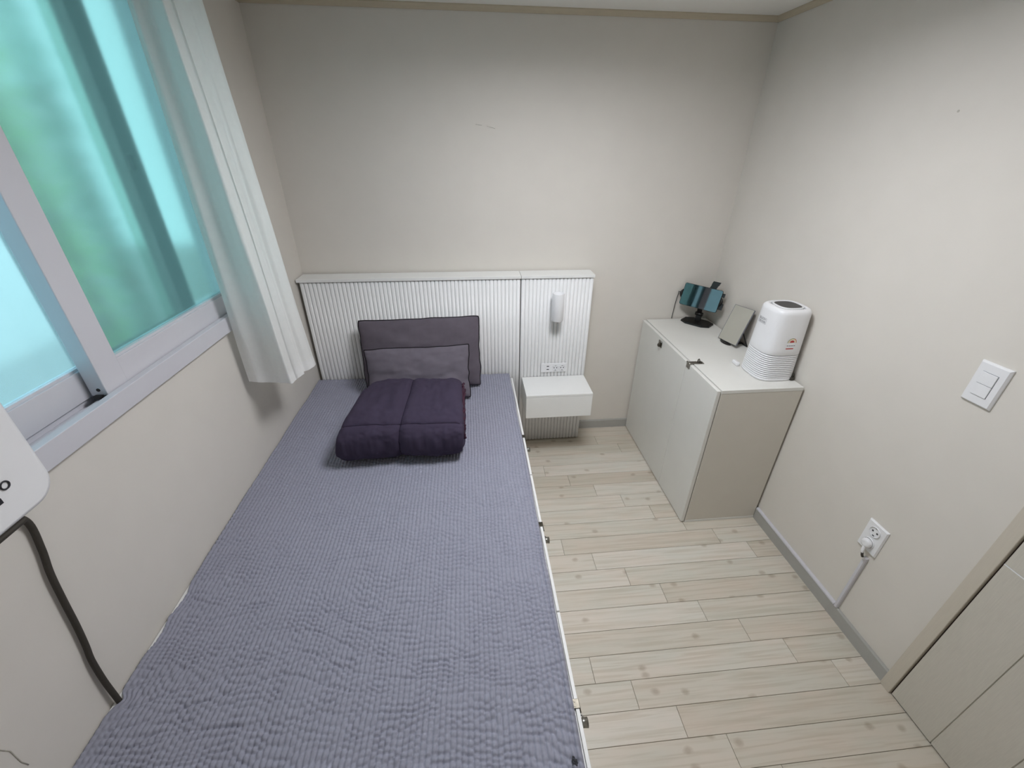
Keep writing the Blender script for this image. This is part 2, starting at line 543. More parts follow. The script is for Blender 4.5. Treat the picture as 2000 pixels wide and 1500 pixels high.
# door in the right wall (surface set): casing, boards, bright inlay strips
door = empty('door_1', (W, -2.02, 0))
tag(door, 'ash coloured door with grooves and a pale inlay strip', kind='structure')
MB().box(W - 0.016, W - 0.0003, -1.641, -1.606, 0, 2.05, 0.002).build('casing', M['casing'], door)
MB().box(W - 0.016, W - 0.0003, YF + 0.001, YF + 0.03, 0, 2.05, 0.002).build('casing', M['casing'], door)
MB().box(W - 0.016, W - 0.0003, YF + 0.03, -1.641, 2.015, 2.05, 0.002).build('casing', M['casing'], door)
MB().box(W - 0.004, W - 0.0003, YF + 0.03, -1.641, 0.002, 2.015).build('rebate', M['dark'], door)  # dark sheet that paints the gap shade
MB().box(W - 0.0085, W - 0.0042, YF + 0.034, -1.646, 0.008, 2.006).build('door_core', M['door'], door)
ys = [-1.646, -1.783, -1.910, -2.037, -2.164, -2.291, YF + 0.034]
for ya, yb in zip(ys[:-1], ys[1:]):
    for za, zb in ((0.006, 0.6695), (0.6725, 1.336), (1.339, 2.008)):
        MB().box(W - 0.011, W - 0.0086, yb + 0.0012, ya - 0.0012 if ya < -1.65 else ya, za, zb, 0.0008, 1).build('door_board', M['door'], door)
for z in (0.671, 1.3375):
    MB().box(W - 0.0112, W - 0.0086, YF + 0.035, -1.646, z - 0.0014, z + 0.0014).build('inlay_strip', M['plastic'], door)

# ------------------------------------------------------------------ ceiling lamp (the room's own light, above the view)
LX, LY = 1.24, -1.10
lamp = empty('ceiling_lamp', (LX, LY, H))
tag(lamp, 'flat square white ceiling lamp mounted flush on the ceiling', 'lamp')
hs = 0.23
m_ = MB()
m_.box(LX - hs, LX + hs, LY - hs, LY - hs + 0.02, H - 0.088, H, 0.004).box(LX - hs, LX + hs, LY + hs - 0.02, LY + hs, H - 0.088, H, 0.004)
m_.box(LX - hs, LX - hs + 0.02, LY - hs + 0.02, LY + hs - 0.02, H - 0.088, H, 0.0).box(LX + hs - 0.02, LX + hs, LY - hs + 0.02, LY + hs - 0.02, H - 0.088, H, 0.0)
m_.build('housing', M['plastic'], lamp)  # rim deepened below the diffuser to keep light off the upper walls
df = box('diffuser', LX - hs + 0.02, LX + hs - 0.02, LY - hs + 0.02, LY + hs - 0.02, H - 0.047, H - 0.04, [M['plastic'], M['lamp']], lamp)
for pf in df.data.polygons:
    pf.material_index = 1 if pf.normal.z < -0.5 else 0

# ------------------------------------------------------------------ inner window
win = empty('window_1', (0, (WY0 + WY1) / 2, WZ0))
tag(win, 'white sliding window with frosted glass above the bed', kind='structure')
fz0, fz1 = 1.055, 1.106
m_ = MB()
m_.box(0.0003, 0.020, WY0 - 0.02, WY1 + 0.02, fz0, fz1, 0.0015)                # front lip of the sill
m_.box(-0.085, 0.0003, WY0 + 0.0003, WY1 - 0.0003, WZ0, 1.080)                      # sill body
m_.box(-0.024, -0.017, WY0 + 0.01, WY1 - 0.01, 1.080, 1.094, 0.001)      # track ridge
m_.box(-0.060, -0.053, WY0 + 0.01, WY1 - 0.01, 1.080, 1.094, 0.001)
m_.box(-0.085, -0.076, WY0 + 0.0003, WY1 - 0.0003, 1.080, 1.10, 0.001)
m_.build('sill', M['pvc'], win)
MB().box(0.0003, 0.020, WY1 - 0.03, WY1 + 0.02, fz1, 2.075, 0.0015).box(-0.085, 0.0003, WY1 - 0.03, WY1 - 0.0003, 1.08, 2.075).build('jamb', M['pvc'], win)
MB().box(0.0003, 0.020, WY0 - 0.02, WY0 + 0.03, fz1, 2.075, 0.0015).box(-0.085, 0.0003, WY0 + 0.0003, WY0 + 0.03, 1.08, 2.075).build('jamb', M['pvc'], win)
MB().box(0.0003, 0.020, WY0 - 0.02, WY1 + 0.02, 2.075, 2.112, 0.0015).box(-0.085, 0.0003, WY0 + 0.0003, WY1 - 0.0003, 2.064, 2.0995).build('head', M['pvc'], win)

def sash(x0, x1, ya, yb, za, zb, parent, sw=0.068, rw=0.072, gx=None, tint='pvc', glass='frost', sw2=None):
    sw2 = sw if sw2 is None else sw2
    s = empty('sash', (x1, (ya + yb) / 2, za))
    s.parent = parent; s.location = ORG[s] - ORG[parent]
    MB().box(x0, x1, ya, ya + sw, za, zb, 0.0018).build('stile', M[tint], s)
    MB().box(x0, x1, yb - sw2, yb, za, zb, 0.0018).build('stile', M[tint], s)
    MB().box(x0, x1 - 0.0006, ya + sw - 0.001, yb - sw2 + 0.001, za, za + rw - 0.006, 0.0012).box(x0 + 0.008, x1 - 0.006, ya + sw - 0.001, yb - sw2 + 0.001, za + rw - 0.007, za + rw).build('rail', M[tint], s)
    MB().box(x0, x1 - 0.0006, ya + sw - 0.001, yb - sw2 + 0.001, zb - rw, zb, 0.0012).build('rail', M[tint], s)
    gm = (x0 + x1) / 2 if gx is None else gx
    if glass:
        box('pane', gm - 0.0025, gm + 0.0025, ya + sw - 0.006, yb - sw2 + 0.006, za + rw - 0.006, zb - rw + 0.006, M[glass], s)
    return s
near = sash(-0.040, -0.003, -1.313, -0.465, 1.100, 2.062, win)
rear = sash(-0.076, -0.045, -1.985, -1.245, 1.096, 2.062, win, sw2=0.028)
MB().cyl((-0.0190, -1.3125, 1.116), (-0.0190, -1.3142, 1.116), 0.0042, n=14).build('screw_hole', M['black'], near)
MB().box(-0.030, -0.010, -1.326, -1.3135, 1.0965, 1.1045, 0.002).tube([(-0.010, -1.318, 1.10), (-0.004, -1.319, 1.104), (-0.003, -1.317, 1.099)], 0.0022, 8).build('roller_catch', M['black'], near)

# outer window, the second skin of the double window
win2 = empty('window_2', (-0.16, (WY0 + WY1) / 2, WZ0))
tag(win2, 'outer window frame seen blurred through the frosted panes', kind='structure')
M['pvcshade'] = mat('backlit_vinyl_shade', (112, 112, 108), 0.5, noise=0.02)  # backlit shade of the outer sash put into its colour
m_ = MB()
m_.box(-0.195, -0.095, WY0 + 0.0003, WY1 - 0.0003, WZ0 + 0.0003, 1.10)
m_.box(-0.195, -0.095, WY0 + 0.0003, WY1 - 0.0003, 2.06, WZ1 - 0.0003)
m_.box(-0.195, -0.095, WY0 + 0.0003, WY0 + 0.04, 1.10, 2.06).box(-0.195, -0.095, WY1 - 0.04, WY1 - 0.0003, 1.10, 2.06)
m_.build('outer_frame', M['pvc'], win2)
sash(-0.140, -0.105, -1.218, -0.735, 1.10, 2.06, win2, sw=0.048, rw=0.03, tint='pvcshade', glass='tint', sw2=0.07)
box('pane', -0.172, -0.167, -0.80, WY1 - 0.036, 1.096, 2.064, M['tint'], win2)  # extra pane added to dim the bright band beside the stile
MB().box(-0.104, -0.092, -0.805, -0.785, 1.555, 1.60, 0.004).build('latch', M['black'], win2)

# ------------------------------------------------------------------ outside, only guessed at through frosted glass
gr = box('ground', -9, -0.2, -3, 9, -0.5, -0.45, M['ground'])
tag(gr, 'concrete yard outside the window', kind='structure')
ow = box('neighbour_wall', -4.4, -4.2, -2.0, 4.6, -0.45, 2.2, M['render'], loc=(-4.3, 1.3, -0.45))
tag(ow, 'pale rendered wall outside, blurred behind the frosted glass', 'wall')

def shrub(name, cx, cy, z0, h, rad, lm, label, seed, n=420, ls=0.11):
    t = empty(name, (cx, cy, z0))
    tag(t, label, 'shrub', 'shrubs outside the window')
    MB().tube([(cx, cy, z0), (cx + 0.03, cy + 0.02, z0 + h * 0.3), (cx, cy, z0 + h * 0.8)], [0.05, 0.04, 0.015], 8).build('trunk', M['bark'], t)
    rg = np.random.default_rng(seed)
    m_ = MB()
    for i in range(n):
        zz = rg.random()
        rr = rad * math.sqrt(rg.random()) * (1.0 - 0.5 * zz ** 6)
        a = rg.random() * 2 * math.pi
        c = Vector((cx + rr * math.cos(a), cy + rr * math.sin(a), z0 + h * (0.12 + 0.88 * zz)))
        d = Vector(rg.normal(size=3)).normalized(); e = d.orthogonal().normalized()
        s = ls * (0.6 + 0.8 * rg.random())
        p = [c - d * s * 0.5, c + e * s * 0.22, c + d * s * 0.5, c - e * s * 0.22]
        vs = [m_.bm.verts.new(q) for q in p]
        m_.bm.faces.new(vs)
    f = m_.build('foliage', M[lm], t)
    f['kind'] = 'stuff'
    return t
shrub('shrub', -1.6, 0.62, -0.45, 3.0, 0.17, 'leaf', 'bright green shrub glowing through the larger frosted pane', 3, n=1250, ls=0.055)
shrub('shrub', -1.6, 0.98, -0.45, 3.0, 0.09, 'leaf2', 'slim deep green shrub behind the middle of the frosted pane', 5, n=1100, ls=0.055)

# ------------------------------------------------------------------ bed
BED_Z = 0.495
bed = empty('bed', (0.55, -1.13, 0))
tag(bed, 'white storage bed with tall fluted headboard against the back wall', 'bed')
# base cabinets: side boards with gaps between the locker doors
box('side_board', 1.052, 1.0700, -2.13, -0.125, 0.0, 0.462, M['white'], bed, 0.001)
for ya, yb in ((-0.13, -0.96), (-0.964, -1.54), (-1.544, -2.13)):
    MB().box(1.0705, 1.0795, yb, ya, 0.035, 0.4665, 0.0012).build('locker_door', M['white'], bed)
box('side_board', 0.003, 0.020, -2.13, -0.125, 0.0, 0.4912, M['white'], bed, 0.001)
box('foot_board', 0.0205, 1.0515, -2.13, -2.112, 0.0, 0.462, M['white'], bed, 0.001)
box('base_top', 0.0205, 1.0515, -2.111, -0.125, 0.40, 0.43, M['white'], bed)
box('mattress', 0.024, 1.046, -2.108, -0.135, 0.4305, 0.484, M['white'], bed, 0.012, 3)
# headboard
box('back_board', 0.016, 1.118, -0.1106, -0.0115, 0.0, 1.038, M['white'], bed, 0.001)
box('cap', 0.006, 1.1195, -0.1230, -0.0115, 1.0385, 1.0530, M['white'], bed, 0.0012)

def flute_mesh(x, y, z0, z1, w, d=0.0065):
    n = 8
    ring = [(x + w / 2 * math.cos(t), y - d * math.sin(t) ** 0.8) for t in [math.pi * i / n for i in range(n + 1)]]
    return MB().rings([[(a, b, z0) for a, b in ring], [(a, b, z1) for a, b in ring]])
def flutes(parent, x0, n, pitch, z0, z1, y=-0.1105):
    first = None
    for i in range(n):
        c = (x0 + (i + 0.5) * pitch, y, z0)
        if first is None:
            first = flute_mesh(c[0], y, z0, z1, pitch * 0.97).build('flute', M['flute'], parent, loc=c)
        else:
            o = bpy.data.objects.new('flute', first.data)
            COL.objects.link(o); o.parent = parent
            o.location = Vector(c) - ORG[parent]
            ORG[o] = Vector(c)
flutes(bed, 0.017, 55, 0.0200, 0.02, 1.0375)

def bed_hasp(y):
    x = 1.0795
    h = MB()
    h.box(x - 0.017, x + 0.002, y - 0.010, y + 0.010, 0.4667, 0.4687, 0.0006)
    h.box(x + 0.0003, x + 0.0022, y - 0.009, y + 0.009, 0.445, 0.4687, 0.0005)
    h.cyl((x + 0.0035, y - 0.010, 0.4445), (x + 0.0035, y + 0.010, 0.4445), 0.0034, n=12)
    h.box(x + 0.003, x + 0.005, y - 0.007, y + 0.007, 0.395, 0.443, 0.0005)
    for s in (-1, 1):
        h.cyl((x - 0.009, y + s * 0.005, 0.4685), (x - 0.009, y + s * 0.005, 0.4697), 0.0025, n=10)
    o = h.build('hasp', M['darksteel'], bed)
    o['label'] = 'small steel hasp folded over the bed edge'
    k = MB()
    k.box(x + 0.0003, x + 0.003, y - 0.012, y + 0.012, 0.384, 0.408, 0.0005)
    k.tube([(x + 0.003, y - 0.006, 0.398), (x + 0.013, y - 0.006, 0.398), (x + 0.018, y, 0.398), (x + 0.013, y + 0.006, 0.398), (x + 0.003, y + 0.006, 0.398)], 0.0024, 8)
    k.cyl((x + 0.005, y - 0.012, 0.398), (x + 0.026, y - 0.012, 0.398), 0.0100, 0.0115, n=14)
    k.build('staple', M['steel'], o)
for y in (-0.700, -1.222, -1.772):
    bed_hasp(y)

# ------------------------------------------------------------------ quilted bedspread
def bedspread():
    x0, x1, y0, y1 = 0.004, 1.0635, -2.128, -0.131
    nx, ny = 560, 840
    U = np.linspace(0, 1, nx); V = np.linspace(0, 1, ny)
    X, Y = np.meshgrid(x0 + (x1 - x0) * U, y0 + (y1 - y0) * V, indexing='ij')
    pitch = 0.0128
    warp = 0.0028 * vnoise(X * 5, Y * 7, 1, 2)
    cx = (X + warp) / pitch
    col = np.floor(cx)
    fr = cx - col
    rib = 1 - np.exp(-(np.minimum(fr, 1 - fr) / 0.15) ** 1.5)
    puffy = np.sin(np.pi * fr) ** 0.7
    # seersucker puckers: narrow cross folds, offset a little from rib to rib
    jit = (np.random.default_rng(77).random(400) - 0.5)[np.clip(col.astype(int), 0, 399)]
    ph = 0.55 * jit + 0.45 * vnoise(col * 2.3, Y * 22, 5, 1) + vnoise(X * 4.5, Y * 8, 9, 3) * 1.5
    cyc = Y / 0.0165 + ph
    dc = np.abs(cyc - np.round(cyc))
    fold = np.exp(-(dc / 0.17) ** 1.6)
    strength = np.clip(0.95 + 0.55 * vnoise(X * 30, Y * 34, 21, 2), 0.35, 1.6)
    near = 0.75 + 0.45 * np.clip((-Y - 0.7) / 1.0, 0, 1)
    Z = 0.0027 * rib + 0.0014 * puffy - 0.0034 * fold * strength * near
    # long soft creases across the bed, stronger towards the foot
    k = np.clip((-Y - 0.8) / 1.0, 0, 1)
    wv = Y / 0.052 + 1.5 * vnoise(X * 2.6, Y * 3.0, 31, 2)
    cre = (1 - np.abs(np.sin(np.pi * wv))) ** 7
    Z = Z - 0.0050 * k * cre * (0.35 + 0.65 * np.clip(vnoise(X * 4 + 9, Y * 9, 41, 2) + 0.35, 0, 1))
    Z = Z + 0.0035 * vnoise(X * 3, Y * 3, 51, 2) * np.minimum(1, (x1 - X) / 0.06)
    Z = Z + BED_Z + 0.0008
    # stitched border along the right edge and the head end
    d = x1 - X
    Z = Z - 0.003 * np.exp(-((d - 0.016) / 0.0022) ** 2)
    # right edge rolls over and drops to the rim
    roll = 0.012
    t = np.clip((roll - d) / roll, 0, 1)
    Z = Z - 0.009 * t ** 3
    Xn = X.copy()
    # left edge: small scoops where the white board peeks out, and where the hose dives in
    sc = np.zeros(ny); Yv = y0 + (y1 - y0) * V
    for a, b, am in ((-1.468, -1.392, 0.0105), (-1.562, -1.494, 0.0095)):
        sc += am / (1 + np.exp(-(Yv - a) / 0.007)) / (1 + np.exp((Yv - b) / 0.007))
    sc += 0.016 * np.exp(-((Yv + 1.680) / 0.014) ** 2)
    sc += 0.0015 * vnoise(Yv * 8, Yv * 0 + 3, 61, 2) + 0.001
    Xn = Xn + sc[None, :] * np.clip(1 - (X - x0) / 0.05, 0, 1)
    # right edge slightly wavy
    wvy = 0.0022 * vnoise(Yv * 5, Yv * 0 + 7, 71, 2)
    Xn = Xn + wvy[None, :] * np.clip(1 - d / 0.05, 0, 1)
    Z = np.where(X < 0.03, np.maximum(Z, 0.4935), Z)
    P = np.stack([Xn, Y, Z], -1)
    # hem: extra columns dropping down on the right and tucking on the left
    e1 = P[-1].copy(); e1[:, 0] += 0.0015; e1[:, 2] = BED_Z - 0.016
    e2 = e1.copy(); e2[:, 0] += 0.0004; e2[:, 2] = 0.4695
    l1 = P[0].copy(); l1[:, 0] += 0.0005; l1[:, 2] = 0.4918
    P = np.concatenate([l1[None], P, e1[None], e2[None]], 0)
    h1 = P[:, -1].copy(); h1[:, 1] += 0.001; h1[:, 2] = np.minimum(h1[:, 2], 0.4855)
    P = np.concatenate([P, h1[:, None]], 1)
    me = grid_mesh('bedspread', P)
    o = link('bedspread', me, M['sheet'], None, loc=(0.54, -1.13, BED_Z))
    tag(o, 'grey finely quilted bedspread covering the bed', 'bedspread')
    # dark embroidery scrap near the foot corner
    rg = np.random.default_rng(4)
    pts = []
    cxp, cyp = 1.041, -1.889
    for i in range(16):
        pts.append((cxp + rg.uniform(-0.007, 0.007), cyp + rg.uniform(-0.010, 0.010), BED_Z + 0.0040 + 0.0008 * rg.random()))
    MB().tube([tuple(q) for q in catmull(pts, 70)], 0.0009, 6).build('thread_tangle', M['print'], o)
bedspread()

# ------------------------------------------------------------------ pillows
def pillow(name, centre, width, height, thick, lean, material, label, seed, yaw=0.0, roll=0.0):
    """lean: angle of the pillow from vertical; front face looks to -y and up"""
    base = Vector(centre)
    right = Vector((math.cos(yaw), math.sin(yaw), 0))
    up = Vector((0, math.sin(lean), math.cos(lean)))
    nrm = right.cross(up) * 1.0
    if nrm.y > 0: nrm = -nrm
    rm = Matrix.Rotation(roll, 3, nrm)
    right = rm @ right; up = rm @ up
    n = 64
    u = np.sin(np.linspace(-1, 1, n) * np.pi / 2); v = np.sin(np.linspace(-1, 1, n) * np.pi / 2)
    Ug, Vg = np.meshgrid(u, v, indexing='ij')
    def outline(a, b):
        ea = a * (1 - 0.050 * (1 - b ** 4)) ; eb = b * (1 - 0.060 * (1 - a ** 4))
        rc = 1 - 0.045 * (np.abs(a) * np.abs(b)) ** 6
        wob = 0.006 * vnoise(a * 2.3 + 3, b * 2.3 + 8, seed + 30, 2)
        return ea * rc * width / 2 + wob, eb * rc * height / 2 + wob * 0.8
    A, B = outline(Ug, Vg)
    T = thick / 2 * (1 - np.abs(Ug) ** 2.8) ** 0.48 * (1 - np.abs(Vg) ** 2.8) ** 0.48
    sag = 1 - 0.22 * Vg                       # fuller towards the bottom
    wr = vnoise(Ug * 3 + 5, Vg * 3, seed, 3) * 0.006 * (T / (thick / 2))
    # gathers running in from the seams
    edge_u = np.exp(-(1 - np.abs(Ug)) / 0.12); edge_v = np.exp(-(1 - np.abs(Vg)) / 0.14)
    gath = 0.0055 * edge_u * vnoise(Vg * 9, Ug * 1.2, seed + 3, 1) + 0.0055 * edge_v * vnoise(Ug * 12, Vg * 1.2, seed + 4, 1)
    gath *= (1 - np.abs(Ug) ** 8) * (1 - np.abs(Vg) ** 8)
    def pos(a, b, c):
        return (np.array(base)[None, None] + a[..., None] * np.array(right) + b[..., None] * np.array(up) + c[..., None] * np.array(nrm))
    edgewave = 0.004 * vnoise(Ug * 3, Vg * 3 + 2, seed + 8, 1)
    front = pos(A, B + 0 * A, T * sag + wr + gath + edgewave)
    back = pos(A, B, -T * sag * 0.8 + edgewave)[:, ::-1]
    root = empty(name, tuple(base - up * height / 2))
    tag(root, label, 'pillow')
    P = np.concatenate([front, back[:, 1:-1]], 1)
    me = grid_mesh('cover', P, closed_v=True)
    bm = bmesh.new(); bm.from_mesh(me)
    bmesh.ops.remove_doubles(bm, verts=bm.verts, dist=0.0002)
    bmesh.ops.holes_fill(bm, edges=[e for e in bm.edges if e.is_boundary])
    bmesh.ops.recalc_face_normals(bm, faces=bm.faces)
    for f in bm.faces: f.smooth = True
    bm.to_mesh(me); bm.free()
    link('cover', me, material, root)
    # piping round the seam
    loop = []
    m = 40
    seq = [(s, -1) for s in np.linspace(-1, 1, m)] + [(1, s) for s in np.linspace(-1, 1, m)[1:]] + [(s, 1) for s in np.linspace(1, -1, m)[1:]] + [(-1, s) for s in np.linspace(1, -1, m)[1:-1]]
    for a, b in seq:
        a2, b2 = outline(np.array(float(a)), np.array(float(b)))
        ew = float(0.004 * vnoise(np.array(float(a) * 3), np.array(float(b) * 3 + 2), seed + 8, 1))
        loop.append(base + right * float(a2) * 1.003 + up * float(b2) * 1.003 + nrm * ew)
    MB().tube(loop, 0.0032, 8, closed=True).build('piping', M['piping'], root)
    return root
pillow('pillow', (0.592, -0.226, 0.686), 0.628, 0.374, 0.125, math.radians(15), M['pillow'], 'larger taupe grey pillow with black piping leaning on the headboard', 3, roll=math.radians(0.6))
pillow('pillow', (0.583, -0.356, 0.634), 0.525, 0.275, 0.115, math.radians(20), M['pillow2'], 'smaller ash grey pillow standing in front of the larger one', 9, roll=math.radians(0.8))

# ------------------------------------------------------------------ folded comforter
def comforter():
    root = empty('folded_comforter', (0.56, -0.67, BED_Z))
    tag(root, 'dark plum comforter folded into a thick square in front of the pillows', 'comforter')
    nu, nv = 200, 150
    t = np.linspace(0, 2 * np.pi, nu, endpoint=False)
    s = np.linspace(-1, 1, nv)
    T, Sx = np.meshgrid(t, s, indexing='ij')
    ce = 2 / 3.6
    c = np.sign(np.cos(T)) * np.abs(np.cos(T)) ** ce      # + = back
    z = np.sign(np.sin(T)) * np.abs(np.sin(T)) ** ce
    dy, dz = 0.212, 0.099
    endf = (1 - np.abs(Sx) ** 9) ** 0.30
    endf = 0.60 + 0.40 * endf
    yy = -0.680 + dy * c * (0.75 + 0.25 * endf)
    zz = z * dz * endf
    # front leans out at mid height, top crowned
    bulge = np.cos(np.pi / 2 * np.clip(Sx, -1, 1)) ** 0.6
    zz = np.where(z > 0, zz * (1 + 0.10 * bulge * (1 - c ** 2)), zz)
    yy = yy - 0.012 * (1 - z ** 2) * (c < 0)
    xl = 0.345 - 0.034 * np.clip(-c, -1, 1) + 0.030 * np.clip(z, -1, 1) * 0.5
    xr = 0.803 + 0.006 * np.clip(z, -1, 1) + 0.006 * np.clip(-c, -1, 1)
    xx = (xl + xr) / 2 + (xr - xl) / 2 * Sx
    # normals for displacement
    ny_, nz_ = np.cos(T), np.sin(T)
    # quilting seams: one down the middle, one across near the front edge
    xs = 0.575 - 0.018 * np.clip(-c, 0, 1) + 0.006 * z
    g1 = np.exp(-np.abs((xx - xs) / 0.011) ** 1.3)
    tf = 2.42 + 0.05 * Sx
    g2 = np.exp(-np.abs((T - tf) / 0.055) ** 1.3)
    vis = ((T > 0.15) & (T < 3.9)).astype(float)
    disp = -0.012 * g1 * vis - 0.0055 * g2
    disp += 0.007 * vnoise(xx * 9, T * 1.3, 3, 3) + 0.0025 * vnoise(xx * 34, T * 5, 13, 2)
    # vertical drag wrinkles on the front face
    disp += 0.003 * vnoise(xx * 46, T * 1.1, 23, 2) * np.exp(-((T - 3.3) / 0.7) ** 2)
    yy = yy + disp * ny_; zz = zz + disp * nz_
    zz = np.maximum(zz, -0.0925)
    P = np.stack([xx, yy, zz + BED_Z + 0.0965 + 0.006], -1)
    me = grid_mesh('cover', P, closed_u=True)
    bm = bmesh.new(); bm.from_mesh(me)
    bm.verts.ensure_lookup_table()
    bmesh.ops.holes_fill(bm, edges=[e for e in bm.edges if e.is_boundary])
    bmesh.ops.recalc_face_normals(bm, faces=bm.faces)
    for f in bm.faces: f.smooth = len(f.verts) == 4
    bm.to_mesh(me); bm.free()
    body = link('cover', me, M['quilt'], root)
    # visible seam threads lying in the grooves
    def surf(ti, si):
        i = int(round((ti % (2 * math.pi)) / (2 * math.pi) * nu)) % nu
        j = int(round((si + 1) / 2 * (nv - 1)))
        return Vector(P[i, j])
    thread = []
    for ti in np.linspace(0.55, 3.45, 60):
        i = int(round(ti / (2 * math.pi) * nu)) % nu
        j = int(np.argmin(np.abs(xx[i] - xs[i])))
        thread.append(Vector(P[i, j]) + Vector((0, math.cos(ti), math.sin(ti))) * 0.0002)
    MB().tube(thread, 0.0018, 6).build('seam', M['stitch'], body)
    thread = []
    for si in np.linspace(-0.93, 0.93, 60):
        tt = 2.42 + 0.05 * si
        thread.append(surf(tt, si) + Vector((0, math.cos(tt), math.sin(tt))) * 0.0002)
    sm = np.array([list(q) for q in thread])
    sm[1:-1] = (sm[:-2] + sm[1:-1] + sm[2:]) / 3
    MB().tube([tuple(q) for q in sm], 0.0016, 6).build('seam', M['stitch'], body)
    # folded layers showing at the right end, with wine coloured ruffled piping
    rg = np.random.default_rng(2)
    for k, (off, sc, tA, tB) in enumerate(((0.005, 0.93, 0.5, 2.75), (0.009, 0.72, 0.3, 3.5), (0.006, 0.45, 0.2, 4.2))):
        pts = []
        for q, ti in enumerate(np.linspace(tA, tB, 46)):
            cc = math.copysign(abs(math.cos(ti)) ** ce, math.cos(ti)); zc = math.copysign(abs(math.sin(ti)) ** ce, math.sin(ti))
            rf = 0.004 * math.sin(q * 1.7 + k) + 0.003 * math.sin(q * 0.9)
            pts.append((0.802 + off + rf * 0.7, -0.680 + (dy - 0.012) * cc * (0.88 * sc + 0.06) + rf * 0.6, BED_Z + 0.0965 + (dz - 0.006) * zc * sc + rf * 0.5))
        MB().tube(pts, 0.0052 if k else 0.0045, 8).build('piping', M['quiltedge'], root)
    for k, (zo, hh) in enumerate(((0.045, 0.026), (0.098, 0.025), (0.148, 0.024))):
        # rounded ends of the folded layers
        for side, xe in ((1, 0.796), (-1, 0.356)):
            rings = []
            for q in range(25):
                f = q / 24
                y = -0.680 + (f - 0.5) * 2 * 0.172
                wv = 0.003 * math.sin(f * 21 + k * 2)
                xc = xe + wv * 0.6 - (0.028 * (1 - f) if side < 0 else 0) + (0.014 if side < 0 else 0)
                ends = max(0.25, (1 - abs(2 * f - 1) ** 6) ** 0.5)
                rings.append([(xc + side * 0.018 * ends * math.cos(a), y, BED_Z + zo + wv + hh * ends * math.sin(a)) for a in [2 * math.pi * i / 12 for i in range(12)]])
            MB().rings(rings).build('fold', M['quilt'], root)
    o = MB().box(0.310, 0.3125, -0.815, -0.79, BED_Z + 0.02, BED_Z + 0.055, 0.0006).build('care_label', M['white'], root)
    o['label'] = 'tiny white sewn-in label'
comforter()

# ------------------------------------------------------------------ nightstand unit beside the bed
ns = empty('nightstand', (1.315, -0.15, 0))
tag(ns, 'white bedside unit with fluted back panel and floating drawer', 'nightstand')
box('back_board', 1.1225, 1.5060, -0.1106, -0.0115, 0.010, 1.038, M['white'], ns, 0.001)
box('cap', 1.1212, 1.5090, -0.1230, -0.0115, 1.0385, 1.0530, M['white'], ns, 0.0012)
flutes(ns, 1.1235, 19, 0.0201, 0.010, 1.0375)
for x in (1.16, 1.47):
    MB().cyl((x, -0.06, 0.0), (x, -0.06, 0.010), 0.014, n=14).build('foot', M['black'], ns)
box('drawer_top', 1.1345, 1.5012, -0.3346, -0.1185, 0.4500, 0.4618, M['white'], ns, 0.001)
m_ = MB()
m_.box(1.1350, 1.1480, -0.3170, -0.1185, 0.3185, 0.4495, 0.0006).box(1.4878, 1.5008, -0.3170, -0.1185, 0.3185, 0.4495, 0.0006)
m_.box(1.1480, 1.4878, -0.3160, -0.1185, 0.3185, 0.3300).box(1.1480, 1.4878, -0.1300, -0.1185, 0.3300, 0.4495)
m_.build('drawer_case', M['white'], ns)
box('drawer_front', 1.1350, 1.5008, -0.3346, -0.3175, 0.3180, 0.4485, M['white'], ns, 0.0012)

# reading lamp on the fluted panel
rl = empty('reading_lamp', (1.311, -0.118, 0.90))
tag(rl, 'small white cylinder reading lamp on the bedside panel', 'lamp')
def lamp_body():
    cx, cy, r, za, zb = 1.311, -0.168, 0.0315, 0.826, 0.972
    n = 28
    def ring(rad, z): return [(cx + rad * math.cos(t), cy + rad * math.sin(t), z) for t in [2 * math.pi * i / n for i in range(n)]]
    prof = [(r - 0.004, za + 0.020), (r - 0.004, za), (r - 0.001, za - 0.001), (r, za + 0.001), (r, zb - 0.001), (r - 0.001, zb + 0.001), (r - 0.004, zb), (r - 0.004, zb - 0.018)]
    MB().rings([ring(a, b) for a, b in prof]).build('shade', M['plastic'], rl)
    MB().cyl((cx, cy + r - 0.002, 0.90), (cx, -0.1195, 0.90), 0.012, n=16).build('arm', M['plastic'], rl)
    MB().cyl((cx, -0.1262, 0.90), (cx, -0.1185, 0.90), 0.024, n=22).build('mount', M['plastic'], rl)
lamp_body()

# socket strip on the bedside panel
def round_socket(parent, c, axis_r, axis_u, nrm, R, slots=True, dark='vent'):
    """a round recessed mains socket made of a ring, a recessed disc, two pin holes and two earth clips"""
    c = Vector(c); a = Vector(axis_r); b = Vector(axis_u); n_ = Vector(nrm)
    def ring(r, d, k=24): return [c + (a * math.cos(t) + b * math.sin(t)) * r + n_ * d for t in [2 * math.pi * i / k for i in range(k)]]
    s = MB().rings([ring(R, 0.0004), ring(R, 0.0040), ring(R * 0.92, 0.0046), ring(R * 0.88, 0.0006)], cap0=False).build('socket', M['plastic'], parent)
    m_ = MB()
    for sgn in (-1, 1):
        p = c + a * sgn * R * 0.42
        m_.cyl(p + n_ * 0.0004, p + n_ * 0.0011, R * 0.17, n=12)
        q = c + b * sgn * R * 0.80
        m_.prism([q - a * R * 0.18 - b * R * 0.09 + n_ * 0.0005, q + a * R * 0.18 - b * R * 0.09 + n_ * 0.0005, q + a * R * 0.18 + b * R * 0.09 + n_ * 0.0005, q - a * R * 0.18 + b * R * 0.09 + n_ * 0.0005], n_ * 0.0012)
    m_.build('pin_hole', M[dark], s)
    return s
pk = empty('power_strip_plate', (1.318, -0.118, 0.52))
tag(pk, 'small white socket plate with charging ports on the bedside panel', 'socket')
